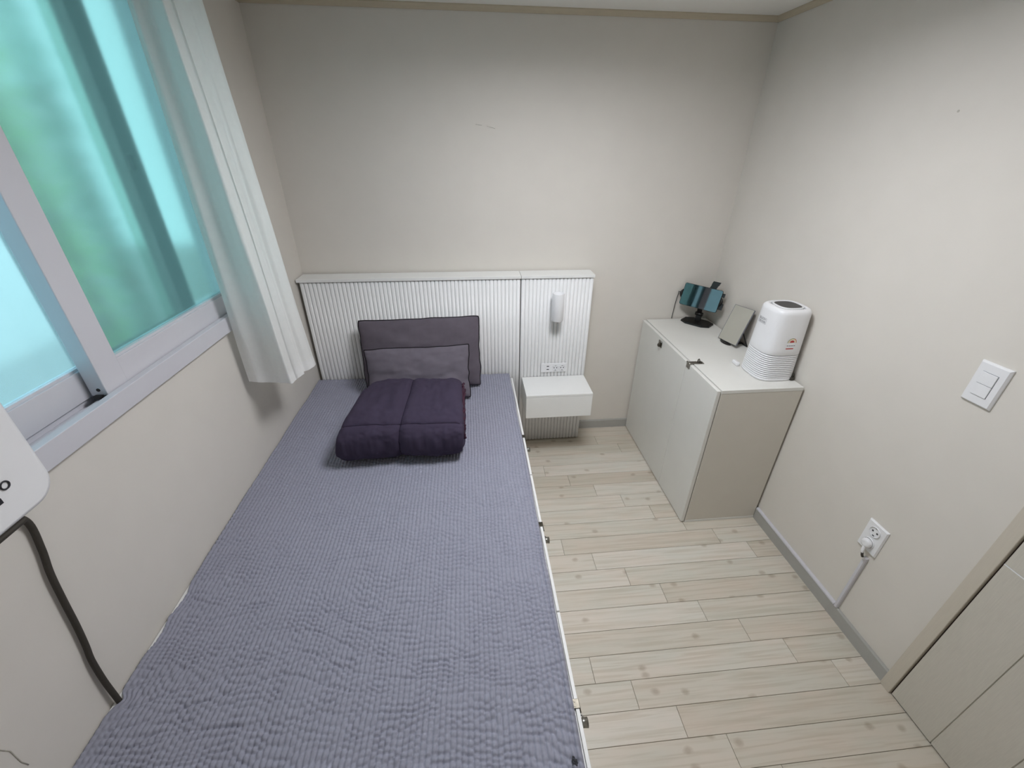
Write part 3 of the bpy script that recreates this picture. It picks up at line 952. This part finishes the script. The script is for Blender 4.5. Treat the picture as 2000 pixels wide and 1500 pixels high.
box('plate', 1.243, 1.394, -0.1255, -0.1180, 0.492, 0.548, M['plastic'], pk, 0.003)
for x in (1.328, 1.367):
    round_socket(pk, (x, -0.1255, 0.520), (1, 0, 0), (0, 0, 1), (0, -1, 0), 0.0182)
for z in (0.510, 0.530):
    MB().box(1.277, 1.290, -0.1262, -0.1250, z - 0.0025, z + 0.0025).build('charging_port', M['print'], pk)

# ------------------------------------------------------------------ cabinet in the corner
cb = empty('storage_cabinet', (2.05, -0.43, 0))
tag(cb, 'pale grey two door cabinet standing in the far corner', 'cabinet')
CX0, CX1, CY0, CY1, CZ = 1.8561, 2.2365, -0.0120, -0.8496, 0.7573
m_ = MB()
m_.box(CX0 + 0.0205, CX1, CY1 + 0.0002, CY1 + 0.016, 0.004, CZ - 0.0165, 0.0008)
m_.build('side_panel', M['cabside'], cb)
MB().box(CX0 + 0.0205, CX1, CY0 - 0.016, CY0, 0.004, CZ - 0.0165, 0.0008).build('side_panel', M['cabside'], cb)
MB().box(CX0 + 0.0205, CX1, CY1 + 0.0165, CY0 - 0.0165, 0.004, 0.020).box(CX1 - 0.006, CX1, CY1 + 0.0165, CY0 - 0.0165, 0.0205, CZ - 0.0165).build('carcass', M['cab'], cb)
MB().box(CX0 + 0.0205, CX1, CY1 - 0.0006, CY1 + 0.0165, 0.0, 0.0035).box(CX0 + 0.0205, CX1, CY1 - 0.0018, CY1 - 0.0002, 0.0, 0.013, 0.0004).build('plinth_edge', M['cab'], cb)
MB().box(CX0 + 0.0200, CX1, CY1 - 0.0004, CY0, CZ - 0.0160, CZ, 0.0012).build('top', M['cab'], cb)
d1 = MB().box(CX0, CX0 + 0.0165, -0.5685, CY0 - 0.001, 0.006, CZ - 0.003, 0.0014).build('door', M['cab'], cb)
d2 = MB().box(CX0, CX0 + 0.0165, CY1 + 0.001, -0.5707, 0.006, CZ - 0.003, 0.0014).build('door', M['cab'], cb)
# hasp one: plate with a staple on the far door
def face_hasp(parent, y, z):
    x = CX0
    h = MB()
    h.box(x - 0.0022, x - 0.0002, y - 0.021, y + 0.021, z - 0.016, z + 0.016, 0.0006)
    h.cyl((x - 0.004, y - 0.020, z + 0.017), (x - 0.004, y + 0.012, z + 0.017), 0.0036, n=12)
    h.box(x - 0.0075, x - 0.0022, y - 0.013, y + 0.004, z - 0.013, z + 0.012, 0.001)
    o = h.build('hasp', M['steel'], parent)
    k = MB()
    k.tube([(x - 0.002, y - 0.012, z - 0.008), (x - 0.015, y - 0.012, z - 0.008), (x - 0.020, y - 0.012, z), (x - 0.015, y - 0.012, z + 0.008), (x - 0.002, y - 0.012, z + 0.008)], 0.0026, 8)
    k.cyl((x - 0.010, y - 0.016, z), (x - 0.010, y - 0.004, z), 0.0085, n=14)
    k.build('staple', M['darksteel'], o)
face_hasp(d1, -0.279, 0.718)
# hasp two: bent over the top edge at the door joint
def top_hasp(parent, y):
    x = CX0
    h = MB()
    h.box(x - 0.0022, x - 0.0002, y - 0.015, y + 0.015, CZ - 0.024, CZ - 0.001, 0.0006)
    h.box(x - 0.0022, x + 0.040, y - 0.012, y + 0.012, CZ + 0.0002, CZ + 0.0040, 0.0006)
    h.cyl((x - 0.0015, y - 0.015, CZ + 0.002), (x - 0.0015, y + 0.015, CZ + 0.002), 0.0042, n=12)
    h.box(x + 0.034, x + 0.068, y - 0.013, y + 0.013, CZ + 0.0002, CZ + 0.0026, 0.0006)
    o = h.build('hasp', M['steel'], parent)
    k = MB()
    k.tube([(x + 0.046, y - 0.007, CZ + 0.002), (x + 0.046, y - 0.007, CZ + 0.014), (x + 0.046, y, CZ + 0.020), (x + 0.046, y + 0.007, CZ + 0.014), (x + 0.046, y + 0.007, CZ + 0.002)], 0.0026, 8)
    k.cyl((x + 0.056, y - 0.006, CZ + 0.0026), (x + 0.056, y - 0.006, CZ + 0.0052), 0.004, n=10)
    k.cyl((x + 0.056, y + 0.007, CZ + 0.0026), (x + 0.056, y + 0.007, CZ + 0.0052), 0.004, n=10)
    k.build('staple', M['darksteel'], o)
top_hasp(d2, -0.592)

# ------------------------------------------------------------------ air purifier on the cabinet
ap = empty('air_purifier', (2.1565, -0.7064, CZ))
tag(ap, 'white rounded square air purifier standing on the cabinet', 'air purifier')
AX, AY = 2.1565, -0.7064
APZ = 1.0697
def ap_half(z):                                  # half width of the body at height z
    f = (z - CZ) / (APZ - CZ)
    return 0.5 * (0.173 + (0.154 - 0.173) * f)
def sq_ring(h, z, n=72, e=3.4):
    out = []
    for i in range(n):
        t = 2 * math.pi * i / n
        c, s = math.cos(t), math.sin(t)
        r = 1 / (abs(c) ** e + abs(s) ** e) ** (1 / e)
        out.append((AX + h * r * c, AY + h * r * s, z))
    return out
ZG = 0.8770
def build_purifier():
    # base ring
    MB().rings([sq_ring(ap_half(CZ) - 0.008, CZ + 0.0002), sq_ring(ap_half(CZ) - 0.001, CZ + 0.002), sq_ring(ap_half(CZ), CZ + 0.012), sq_ring(ap_half(CZ) - 0.004, CZ + 0.0125)]).build('base', M['plastic'], ap)
    # louvred lower part: a ring for every louvre, dark core behind
    MB().rings([sq_ring(ap_half(CZ) - 0.006, CZ + 0.012), sq_ring(ap_half(ZG) - 0.006, ZG)]).build('filter_core', M['greyprint'], ap)
    z = CZ + 0.0145
    while z < ZG - 0.005:
        h = ap_half(z)
        MB().rings([sq_ring(h - 0.0058, z + 0.0006, 48), sq_ring(h - 0.0004, z, 48), sq_ring(h, z + 0.0014, 48), sq_ring(h - 0.0006, z + 0.0052, 48), sq_ring(h - 0.0058, z + 0.0058, 48)], cap0=False, cap1=False).build('louvre', M['plastic'], ap)
        z += 0.00875
    # shell
    rings = [sq_ring(ap_half(ZG) - 0.006, ZG), sq_ring(ap_half(ZG) - 0.0006, ZG), sq_ring(ap_half(ZG), ZG + 0.001)]
    zt = APZ - 0.022
    for k in range(1, 8):
        z = ZG + (zt - ZG) * k / 7
        rings.append(sq_ring(ap_half(z), z))
    h0 = ap_half(zt)
    for k in range(1, 7):
        a = math.pi / 2 * k / 6
        rings.append(sq_ring(h0 - 0.016 * (1 - math.cos(a)), zt + 0.022 * math.sin(a)))
    rings.append(sq_ring(h0 - 0.019, APZ - 0.0002))
    rings.append(sq_ring(h0 - 0.0195, APZ - 0.006))
    MB().rings(rings, cap0=False).build('shell', M['plastic'], ap)
    zr = APZ - 0.006
    # vent moat, inner rim, control panel
    MB().rings([sq_ring(h0 - 0.0195, zr + 0.0002), sq_ring(h0 - 0.028, zr + 0.0004)], cap0=False, cap1=True).build('outlet_vent', M['vent'], ap)
    MB().rings([sq_ring(h0 - 0.0270, zr, e=3.0), sq_ring(h0 - 0.0268, APZ + 0.001, e=3.0), sq_ring(h0 - 0.0320, APZ + 0.002, e=3.0), sq_ring(h0 - 0.0325, APZ + 0.0004, e=3.0)]).build('panel_rim', M['plastic'], ap)
    MB().rings([sq_ring(h0 - 0.0325, APZ, e=3.0), sq_ring(h0 - 0.0330, APZ + 0.0012, e=3.0)]).build('control_panel', M['panelblack'], ap)
    # vent ribs in the four corners
    for k in range(36):
        t = 2 * math.pi * k / 36
        c, s = math.cos(t), math.sin(t)
        if min(abs(c), abs(s)) < 0.30: continue
        r = 1 / (abs(c) ** 3.4 + abs(s) ** 3.4) ** (1 / 3.4)
        p0 = Vector((AX + (h0 - 0.0205) * r * c, AY + (h0 - 0.0205) * r * s, zr + 0.003)); p1 = Vector((AX + (h0 - 0.027) * r * c, AY + (h0 - 0.027) * r * s, zr + 0.003))
        MB().cyl(p0, p1, 0.0012, n=6).build('vent_rib', M['plastic'], ap)
build_purifier()
def on_shell(face, u, z, lift=0.0005):
    """point on the purifier skin: face 'x' = the side towards the bed, 'y' = the side towards the room; u runs left to right as seen"""
    h = ap_half(z); e = 3.4
    w = (max(0.0, 1 - (abs(u) / h) ** e)) ** (1 / e) * h
    if face == 'y':
        return Vector((AX + u, AY - w - lift, z))
    return Vector((AX - w - lift, AY - u, z))
def decal(name, verts, faces, face, u0, z0, material, lift=0.0005):
    bm = bmesh.new()
    vs = [bm.verts.new(on_shell(face, u0 + a, z0 + b, lift)) for a, b in verts]
    for f in faces:
        try: bm.faces.new([vs[i] for i in f])
        except ValueError: pass
    me = bpy.data.meshes.new(name); bm.to_mesh(me); bm.free()
    return link(name, me, material, ap)
def rect2(x0, x1, y0, y1, n=6):
    v = []; f = []
    for i in range(n + 1):
        x = x0 + (x1 - x0) * i / n
        v += [(x, y0), (x, y1)]
    for i in range(n): f.append((2 * i, 2 * i + 2, 2 * i + 3, 2 * i + 1))
    return v, f
def arc2(r0, r1, a0, a1, n=18):
    v = []; f = []
    for i in range(n + 1):
        a = a0 + (a1 - a0) * i / n
        v += [(r0 * math.cos(a), r0 * math.sin(a)), (r1 * math.cos(a), r1 * math.sin(a))]
    for i in range(n): f.append((2 * i, 2 * i + 2, 2 * i + 3, 2 * i + 1))
    return v, f
# boxed two-line badge on the side towards the bed
for body, dz in (('BLACK+', 0.0056), ('DECKER', -0.0056)):
    v, f = text_mesh(body, 0.0112)
    decal('badge_lettering', v, f, 'x', -0.016, 1.0015 + dz, M['print'])
for a, b, c_, d in ((-0.0245, 0.0245, 0.0112, 0.0120), (-0.0245, 0.0245, -0.0120, -0.0112), (-0.0245, -0.0237, -0.0112, 0.0112), (0.0237, 0.0245, -0.0112, 0.0112)):
    v, f = rect2(a, b, c_, d)
    decal('badge_frame', v, f, 'x', -0.016, 1.0015, M['greyprint'])
# energy label on the side towards the room: arch, fan, little lines, red bar
EU, EZ = 0.006, 0.935
v, f = rect2(-0.021, 0.021, -0.035, 0.026); decal('energy_label', v, f, 'y', EU, EZ, M['plastic'], 0.0003)
v, f = arc2(0.0125, 0.0185, 0, math.pi); decal('energy_arch', v, f, 'y', EU, EZ, M['cream'], 0.0006)
v, f = arc2(0.0178, 0.0195, 0, math.pi * 0.42); decal('energy_arch', v, f, 'y', EU, EZ, M['red'], 0.0007)
v, f = arc2(0.0178, 0.0195, math.pi * 0.42, math.pi); decal('energy_arch', v, f, 'y', EU, EZ, M['green'], 0.0007)
v, f = arc2(0.001, 0.0105, 0.05 * math.pi, math.pi * 0.95); decal('energy_fan', v, f, 'y', EU, EZ, M['red'], 0.0006)
for k in range(4):
    v, f = rect2(-0.018 + k * 0.0095, -0.011 + k * 0.0095, -0.0145, -0.0115); decal('label_text', v, f, 'y', EU, EZ, M['greyprint'], 0.0006)
v, f = rect2(-0.019, 0.014, -0.028, -0.0235); decal('label_bar', v, f, 'y', EU, EZ, M['red'], 0.0006)
# its plug and lead at the back corner, and a small white remote beside it
MB().box(2.215, 2.232, -0.792, -0.775, CZ + 0.0003, CZ + 0.014, 0.003).tube([(2.224, -0.783, CZ + 0.012), (2.230, -0.780, CZ + 0.03), (2.2385, -0.772, CZ + 0.022), (2.2425, -0.77, CZ - 0.02), (2.2425, -0.77, CZ - 0.2)], 0.0032, 8).build('power_lead', M['rubber'], ap)
adp = MB().box(2.060, 2.075, -0.640, -0.598, CZ + 0.0003, CZ + 0.017, 0.004, 3).build('adapter_plug', M['plastic'], None, loc=(2.067, -0.62, CZ))
tag(adp, 'small white adapter lying beside the air purifier on the cabinet', 'adapter')

# ------------------------------------------------------------------ table mirror
def table_mirror():
    b = Vector((2.156, -0.384, CZ + 0.010)); tpt = Vector((2.218, -0.362, 0.940))
    up = (tpt - b).normalized()
    rt = Vector((0.02, -1, 0.0)); rt = (rt - up * rt.dot(up)).normalized()      # to the viewer's right
    n_ = rt.cross(up); n_ = n_ if n_.x < 0 else -n_
    Hh = (tpt - b).length; hw = 0.0725
    root = empty('table_mirror', (2.17, -0.384, CZ))
    tag(root, 'slim rectangular table mirror leaning on a black stand', 'mirror')
    def rr(h, v, d): return b + rt * h + up * v + n_ * d
    def slab(h0, h1, v0, v1, d0, d1): 
        return MB().rings([[rr(h0, v0, d0), rr(h1, v0, d0), rr(h1, v1, d0), rr(h0, v1, d0)], [rr(h0, v0, d1), rr(h1, v0, d1), rr(h1, v1, d1), rr(h0, v1, d1)]], smooth=False)
    slab(-hw, hw, 0, Hh, -0.005, -0.0005).build('back', M['black'], root)
    slab(-hw + 0.001, hw - 0.001, 0.001, Hh - 0.001, -0.0004, 0.0012).build('glass', M['mirror'], root)
    fr = MB()
    for (h0, h1, v0, v1) in ((-hw, hw, -0.0005, 0.0008), (-hw, hw, Hh - 0.0008, Hh + 0.0005), (-hw - 0.0006, -hw + 0.0008, 0, Hh), (hw - 0.0008, hw + 0.0006, 0, Hh)):
        fr.rings([[rr(h0, v0, -0.004), rr(h1, v0, -0.004), rr(h1, v1, -0.004), rr(h0, v1, -0.004)], [rr(h0, v0, 0.0018), rr(h1, v0, 0.0018), rr(h1, v1, 0.0018), rr(h0, v1, 0.0018)]], smooth=False)
    fr.build('frame', M['greyprint'], root)
    # foot in front (rounded black tongue) and prop leg behind
    out = []
    for i in range(20):
        a = math.pi * i / 19
        out.append((b.x + 0.006 - 0.024 * math.sin(a), b.y + 0.012 - 0.052 * math.cos(a) * 0.8, CZ + 0.0003))
    MB().prism(out, (0, 0, 0.007)).build('foot', M['black'], root)
    back0 = rr(0.012, Hh * 0.55, -0.006)
    f0 = Vector((2.2325, b.y - 0.055, CZ + 0.0035)); f1 = Vector((2.2325, b.y + 0.035, CZ + 0.0035))
    MB().tube([back0 + Vector((0, -0.018, 0)), f0], 0.0032, 8).tube([back0 + Vector((0, 0.018, 0)), f1], 0.0032, 8).tube([f0, f1], 0.0032, 8).build('prop_leg', M['black'], root)
    MB().tube([rr(0.012, 0.004, -0.004), Vector((2.20, b.y - 0.02, CZ + 0.006)), (f0 + f1) / 2 + Vector((0, 0, 0.001))], 0.004, 8).build('base_bar', M['black'], root)
table_mirror()

# ------------------------------------------------------------------ tablet on its stand
def tablet():
    c = Vector((2.122, -0.106, 0.913)); yaw, tilt, roll = math.radians(46.3), math.radians(15.5), math.radians(-2.5)
    TW, TH = 0.207, 0.121
    n_ = Vector((-math.sin(yaw) * math.cos(tilt), -math.cos(yaw) * math.cos(tilt), math.sin(tilt)))
    r0 = Vector((math.cos(yaw), -math.sin(yaw), 0)); u0 = r0.cross(-n_)
    if u0.z < 0: u0 = -u0
    rt = r0 * math.cos(roll) + u0 * math.sin(roll); up = -r0 * math.sin(roll) + u0 * math.cos(roll)
    def P(a, b, d): return c + rt * a + up * b + n_ * d
    def rrect(hw, hh, r, d, k=6):
        out = []
        for cx_, cy_, a0 in ((hw - r, hh - r, 0), (-hw + r, hh - r, 90), (-hw + r, -hh + r, 180), (hw - r, -hh + r, 270)):
            for i in range(k + 1):
                a = math.radians(a0 + 90 * i / k)
                out.append(P(cx_ + r * math.cos(a), cy_ + r * math.sin(a), d))
        return out
    tb = empty('tablet', tuple(c - up * TH / 2))
    tag(tb, 'glossy black tablet held sideways in the stand in the corner', 'tablet')
    MB().rings([rrect(TW / 2 - 0.002, TH / 2 - 0.002, 0.008, -0.0075), rrect(TW / 2, TH / 2, 0.009, -0.006), rrect(TW / 2, TH / 2, 0.009, -0.001), rrect(TW / 2 - 0.001, TH / 2 - 0.001, 0.008, 0)]).build('case', M['black'], tb)
    MB().rings([rrect(TW / 2 - 0.0015, TH / 2 - 0.0015, 0.008, 0.0001), rrect(TW / 2 - 0.0018, TH / 2 - 0.0018, 0.008, 0.0006)], smooth=False).build('screen', M['screen'], tb)
    # charging lead leaves the left end and drops behind the cabinet edge
    e = P(-TW / 2 - 0.004, 0.0, -0.003)
    pts = catmull([tuple(P(-TW / 2 - 0.001, 0.0, -0.003)), tuple(P(-TW / 2 - 0.022, 0.004, -0.003)), (2.036, -0.018, 0.915), (2.030, -0.016, 0.86), (2.026, -0.014, CZ + 0.004)], 40)
    MB().tube([tuple(q) for q in pts], 0.0018, 8).build('charging_lead', M['black'], tb)
    # stand
    st = empty('tablet_stand', (2.150, -0.080, CZ))
    tag(st, 'black adjustable tablet stand on the far corner of the cabinet', 'stand')
    bx, by = 2.142, -0.092
    # base: long octagon-like plate turned towards the room
    ba = math.radians(-50)
    ux, uy = Vector((math.cos(ba), math.sin(ba), 0)), Vector((-math.sin(ba), math.cos(ba), 0))
    def base_ring(hx, hy, cham, z):
        o = [(hx - cham, -hy), (hx, -hy + cham * 0.7), (hx, hy - cham * 0.7), (hx - cham, hy), (-hx + cham, hy), (-hx, hy - cham * 0.7), (-hx, -hy + cham * 0.7), (-hx + cham, -hy)]
        return [Vector((bx, by, z)) + ux * a + uy * b for a, b in o]
    MB().rings([base_ring(0.081, 0.054, 0.035, CZ + 0.0003), base_ring(0.083, 0.056, 0.036, CZ + 0.003), base_ring(0.081, 0.054, 0.035, CZ + 0.010), base_ring(0.076, 0.049, 0.033, CZ + 0.012)], smooth=False).build('base', M['black'], st)
    s0 = Vector((bx, by, CZ + 0.012)) + uy * 0.006
    hd = P(0.012, -0.010, -0.020)
    def bar(p, q, side, w, t):
        d = (q - p).normalized(); nn = d.cross(side).normalized()
        return MB().rings([[p - side * w - nn * t, p + side * w - nn * t, p + side * w + nn * t, p - side * w + nn * t], [q - side * w - nn * t, q + side * w - nn * t, q + side * w + nn * t, q - side * w + nn * t]], smooth=False)
    bar(s0, s0 + Vector((0, 0, 0.045)), ux, 0.014, 0.007).build('post', M['black'], st)
    MB().cyl(s0 + Vector((0, 0, 0.042)) - ux * 0.02, s0 + Vector((0, 0, 0.042)) + ux * 0.02, 0.011, n=16).build('hinge', M['black'], st)
    top = P(0.052, TH / 2 + 0.034, -0.016)
    m1 = s0 + Vector((0, 0, 0.042))
    low = P(0.012, -TH / 2 + 0.01, -0.018)
    bar(m1, low, rt, 0.013, 0.004).build('arm', M['black'], st)
    # ladder-like rear arm rising above the tablet
    dirv = (top - low).normalized()
    for s in (-1, 1):
        bar(low + rt * s * 0.013, top + rt * s * 0.013, rt, 0.004, 0.004).build('arm_rail', M['black'], st)
    bar(top - dirv * 0.016, top + dirv * 0.004, rt, 0.019, 0.005).build('arm_head', M['black'], st)
    bar(low + (top - low) * 0.50, low + (top - low) * 0.97, rt, 0.0095, 0.003).build('arm_insert', M['black'], st)
    # clamp across the back with a jaw at each end
    bar(P(-TW / 2 - 0.004, 0.0, -0.013), P(TW / 2 + 0.004, 0.0, -0.013), up, 0.010, 0.004).build('clamp_bar', M['black'], st)
    for s in (-1, 1):
        jw = MB()
        rings = []
        for k in range(7):
            f = k / 6
            a = TW / 2 + 0.0015 + 0.012 * math.sin(math.pi * f)
            rings.append([P(s * (TW / 2 + 0.001), (f - 0.5) * 0.046, -0.016), P(s * a, (f - 0.5) * 0.046, -0.016), P(s * a, (f - 0.5) * 0.046, 0.004), P(s * (TW / 2 + 0.001), (f - 0.5) * 0.046, 0.004)])
        jw.rings(rings).build('jaw', M['black'], st)
    bar(P(TW / 2 + 0.004, 0.026, -0.012), P(TW / 2 + 0.004, 0.047, -0.012), rt, 0.007, 0.006).build('release_tab', M['black'], st)
    bar(P(TW / 2 + 0.010, -0.040, -0.012), P(TW / 2 + 0.010, -0.006, -0.012), rt, 0.010, 0.007).build('grip_knob', M['black'], st)
tablet()

# ------------------------------------------------------------------ light switch, wall socket, trunking
sw = empty('light_switch', (W, -1.390, 1.07))
tag(sw, 'white double light switch on the right wall near the door', 'switch')
def bev_plate(x, y0, y1, z0, z1, t, ins):
    return MB().rings([[(x, y0, z0), (x, y1, z0), (x, y1, z1), (x, y0, z1)], [(x - t * 0.45, y0, z0), (x - t * 0.45, y1, z0), (x - t * 0.45, y1, z1), (x - t * 0.45, y0, z1)],
                       [(x - t, y0 + ins, z0 + ins), (x - t, y1 - ins, z0 + ins), (x - t, y1 - ins, z1 - ins), (x - t, y0 + ins, z1 - ins)]], smooth=False)
bev_plate(W - 0.0003, -1.4275, -1.3525, 1.0105, 1.1295, 0.0095, 0.004).build('plate', M['plastic'], sw)
box('rocker_surround', W - 0.0103, W - 0.0099, -1.4095, -1.3705, 1.036, 1.104, M['greyprint'], sw)
for za, zb, tl in ((1.0705, 1.1032, 0.0), (1.0368, 1.0695, 0.0)):
    MB().box(W - 0.0128, W - 0.0100, -1.4088, -1.3712, za, zb, 0.0008).build('rocker', M['plastic'], sw)

so = empty('wall_socket', (W, -1.350, 0.427))
tag(so, 'white wall socket with a plug low on the right wall', 'socket')
bev_plate(W - 0.0003, -1.387, -1.3125, 0.3675, 0.4870, 0.0085, 0.003).build('plate', M['plastic'], so)
for z in (0.456, 0.404):
    round_socket(so, (W - 0.0088, -1.350, z), (0, -1, 0), (0, 0, 1), (-1, 0, 0), 0.0205)
pl = empty('power_plug', (W - 0.012, -1.350, 0.404))
tag(pl, 'white plug in the lower outlet of the wall socket', 'plug')
MB().rings([[Vector((W - x, -1.350 + r * math.cos(t), 0.404 + r * math.sin(t))) for t in [2 * math.pi * i / 22 for i in range(22)]] for x, r in ((0.0112, 0.0165), (0.014, 0.0175), (0.022, 0.0172), (0.0265, 0.014), (0.028, 0.008))]).build('plug_body', M['plastic'], pl)
MB().tube([tuple(q) for q in catmull([(W - 0.022, -1.352, 0.392), (W - 0.026, -1.356, 0.376), (W - 0.026, -1.362, 0.358), (W - 0.020, -1.3655, 0.345), (W - 0.0115, -1.3665, 0.336)], 24)], [0.0052] * 8 + [0.0036] * 16, 10).build('lead', M['plastic'], pl)
MB().tube([(W - 0.0262, -1.3595, 0.366), (W - 0.0258, -1.3625, 0.357), (W - 0.023, -1.3650, 0.350)], 0.0043, 10).build('strain_relief', M['rubber'], pl)
t1 = MB().prism([(W - 0.0003, -1.3590, 0.0), (W - 0.010, -1.3590, 0.0), (W - 0.0135, -1.3615, 0.0), (W - 0.0135, -1.3705, 0.0), (W - 0.010, -1.3730, 0.0), (W - 0.0003, -1.3730, 0.0)], (0, 0, 0.2825)).xform(Matrix.Translation((0, 0, 0.060))).build('cable_trunking', M['pvc'], None, loc=(W, -1.366, 0.06))
tag(t1, 'white cable duct running up the right wall to the socket', 'cable duct')
t2 = MB().prism([(W - 0.0003, -0.851, BBH + 0.0004), (W - 0.0120, -0.851, BBH + 0.0004), (W - 0.0120, -0.851, BBH + 0.007), (W - 0.0095, -0.851, BBH + 0.0105), (W - 0.0003, -0.851, BBH + 0.0105)], (0, -0.507, 0)).build('cable_trunking', M['pvc'], None, loc=(W, -1.1, BBH))
tag(t2, 'white cable duct lying along the top of the baseboard', 'cable duct')

# ------------------------------------------------------------------ window air conditioner at the left edge
ac = empty('window_air_conditioner', (0.02, -1.84, 1.10))
tag(ac, 'white air conditioner panel cut off at the left picture edge', 'air conditioner')
def rrect_yz(y0, y1, z0, z1, r, x, k=8):
    out = []
    for cy_, cz_, a0 in ((y1 - r, z1 - r, 0), (y0 + r, z1 - r, 90), (y0 + r, z0 + r, 180), (y1 - r, z0 + r, 270)):
        for i in range(k + 1):
            a = math.radians(a0 + 90 * i / k)
            out.append((x, cy_ + r * math.cos(a), cz_ + r * math.sin(a)))
    return out
AY0, AY1, AZ0, AZ1 = -2.04, -1.641, 1.1025, 1.98
MB().rings([rrect_yz(AY0, AY1, AZ0, AZ1, 0.040, 0.0205), rrect_yz(AY0, AY1, AZ0, AZ1, 0.040, 0.138), rrect_yz(AY0 + 0.003, AY1 - 0.003, AZ0 + 0.003, AZ1 - 0.003, 0.038, 0.147), rrect_yz(AY0 + 0.009, AY1 - 0.009, AZ0 + 0.009, AZ1 - 0.009, 0.034, 0.150)]).build('front_cover', M['plastic'], ac)
MB().box(0.0205, 0.146, AY0 + 0.03, AY1 - 0.062, AZ0 - 0.010, AZ0 - 0.0002, 0.004).build('drip_tray', M['rubber'], ac)
MB().tube([(0.151 + 0.0, -1.707 + 0.0062 * math.cos(t), 1.168 + 0.0062 * math.sin(t)) for t in [2 * math.pi * i / 24 for i in range(24)]], 0.0013, 6, closed=True).build('panel_symbol', M['print'], ac)
MB().cyl((0.150, -1.7225, 1.1655), (0.1509, -1.7225, 1.1655), 0.0020, n=12).build('panel_symbol', M['print'], ac)
MB().box(0.150, 0.1509, -1.735, -1.7212, 1.1465, 1.1555).build('panel_symbol', M['print'], ac)
hose = catmull([(0.050, -1.665, 1.095), (0.020, -1.640, 1.050), (0.010, -1.606, 0.995), (0.0095, -1.614, 0.93), (0.0095, -1.628, 0.874), (0.0095, -1.640, 0.80), (0.0095, -1.649, 0.737), (0.0095, -1.659, 0.68), (0.0095, -1.668, 0.638), (0.011, -1.676, 0.57), (0.013, -1.680, 0.515), (0.013, -1.681, 0.4925)], 80)
ho = MB().tube([tuple(q) for q in hose], 0.0058, 12).build('drain_hose', M['rubber'], None, loc=(0.0095, -1.66, 0.4925))
tag(ho, 'grey hose hanging down the left wall behind the bed', 'hose')

# ------------------------------------------------------------------ curtain
def curtain():
    root = empty('curtain', (0.10, -0.72, 0.85))
    tag(root, 'sheer white curtain gathered at the right side of the window', 'curtain')
    bot = [(0.024, -0.796), (0.060, -0.806), (0.101, -0.797), (0.150, -0.811), (0.186, -0.821), (0.189, -0.788), (0.199, -0.783), (0.209, -0.757), (0.199, -0.728), (0.214, -0.713), (0.226, -0.680), (0.214, -0.648), (0.180, -0.660), (0.150, -0.640), (0.11, -0.655), (0.07, -0.63), (0.03, -0.64)]
    n = 150; rows = 90
    B = catmull(bot, n)
    T = B.copy()
    T[:, 0] = 0.044 + (B[:, 0] - 0.024) * 0.56
    T[:, 1] = -0.800 + (B[:, 1] + 0.796) * 1.0
    z0, z1 = 0.853, 2.062
    f = np.linspace(0, 1, rows)
    u = np.linspace(0, 1, n)
    Fg, Ug = np.meshgrid(f, u, indexing='ij')
    blend = (Fg ** 0.85)[..., None]
    XY = B[None] * (1 - blend) + T[None] * blend
    XY[..., 0] += 0.006 * vnoise(Ug * 14, Fg * 2.2, 3, 2) * (0.4 + 0.6 * np.sin(np.pi * Fg))
    XY[..., 1] += 0.006 * vnoise(Ug * 14 + 40, Fg * 2.2, 5, 2) * (0.4 + 0.6 * np.sin(np.pi * Fg))
    XY[..., 0] = np.maximum(XY[..., 0], 0.024)
    Z = z0 + (z1 - z0) * Fg + (0.0035 * np.sin(Ug * 34) + 0.004 * vnoise(Ug * 8, Ug * 0, 7)) * (1 - Fg)
    P = np.concatenate([XY, Z[..., None]], -1)
    k = int(0.043 * rows)
    link('drape', grid_mesh('drape', P[k:]), M['curtain'], root)
    link('hem', grid_mesh('hem', P[:k + 1]), M['hem'], root)
    rod = empty('curtain_rod', (0.075, -1.26, 2.072))
    tag(rod, 'white curtain rod above the window', 'curtain rod')
    MB().cyl((0.075, -2.15, 2.072), (0.075, -0.42, 2.072), 0.008, n=16).build('pole', M['pvc'], rod)
    for y in (-2.13, -0.44):
        MB().cyl((0.0004, y, 2.072), (0.075, y, 2.072), 0.006, n=12).cyl((0.0004, y, 2.072), (0.006, y, 2.072), 0.018, n=16).build('bracket', M['pvc'], rod)
    for y in (-2.155, -0.415):
        MB().cyl((0.075, y - 0.008, 2.072), (0.075, y + 0.008, 2.072), 0.012, n=16).build('finial', M['pvc'], rod)
curtain()
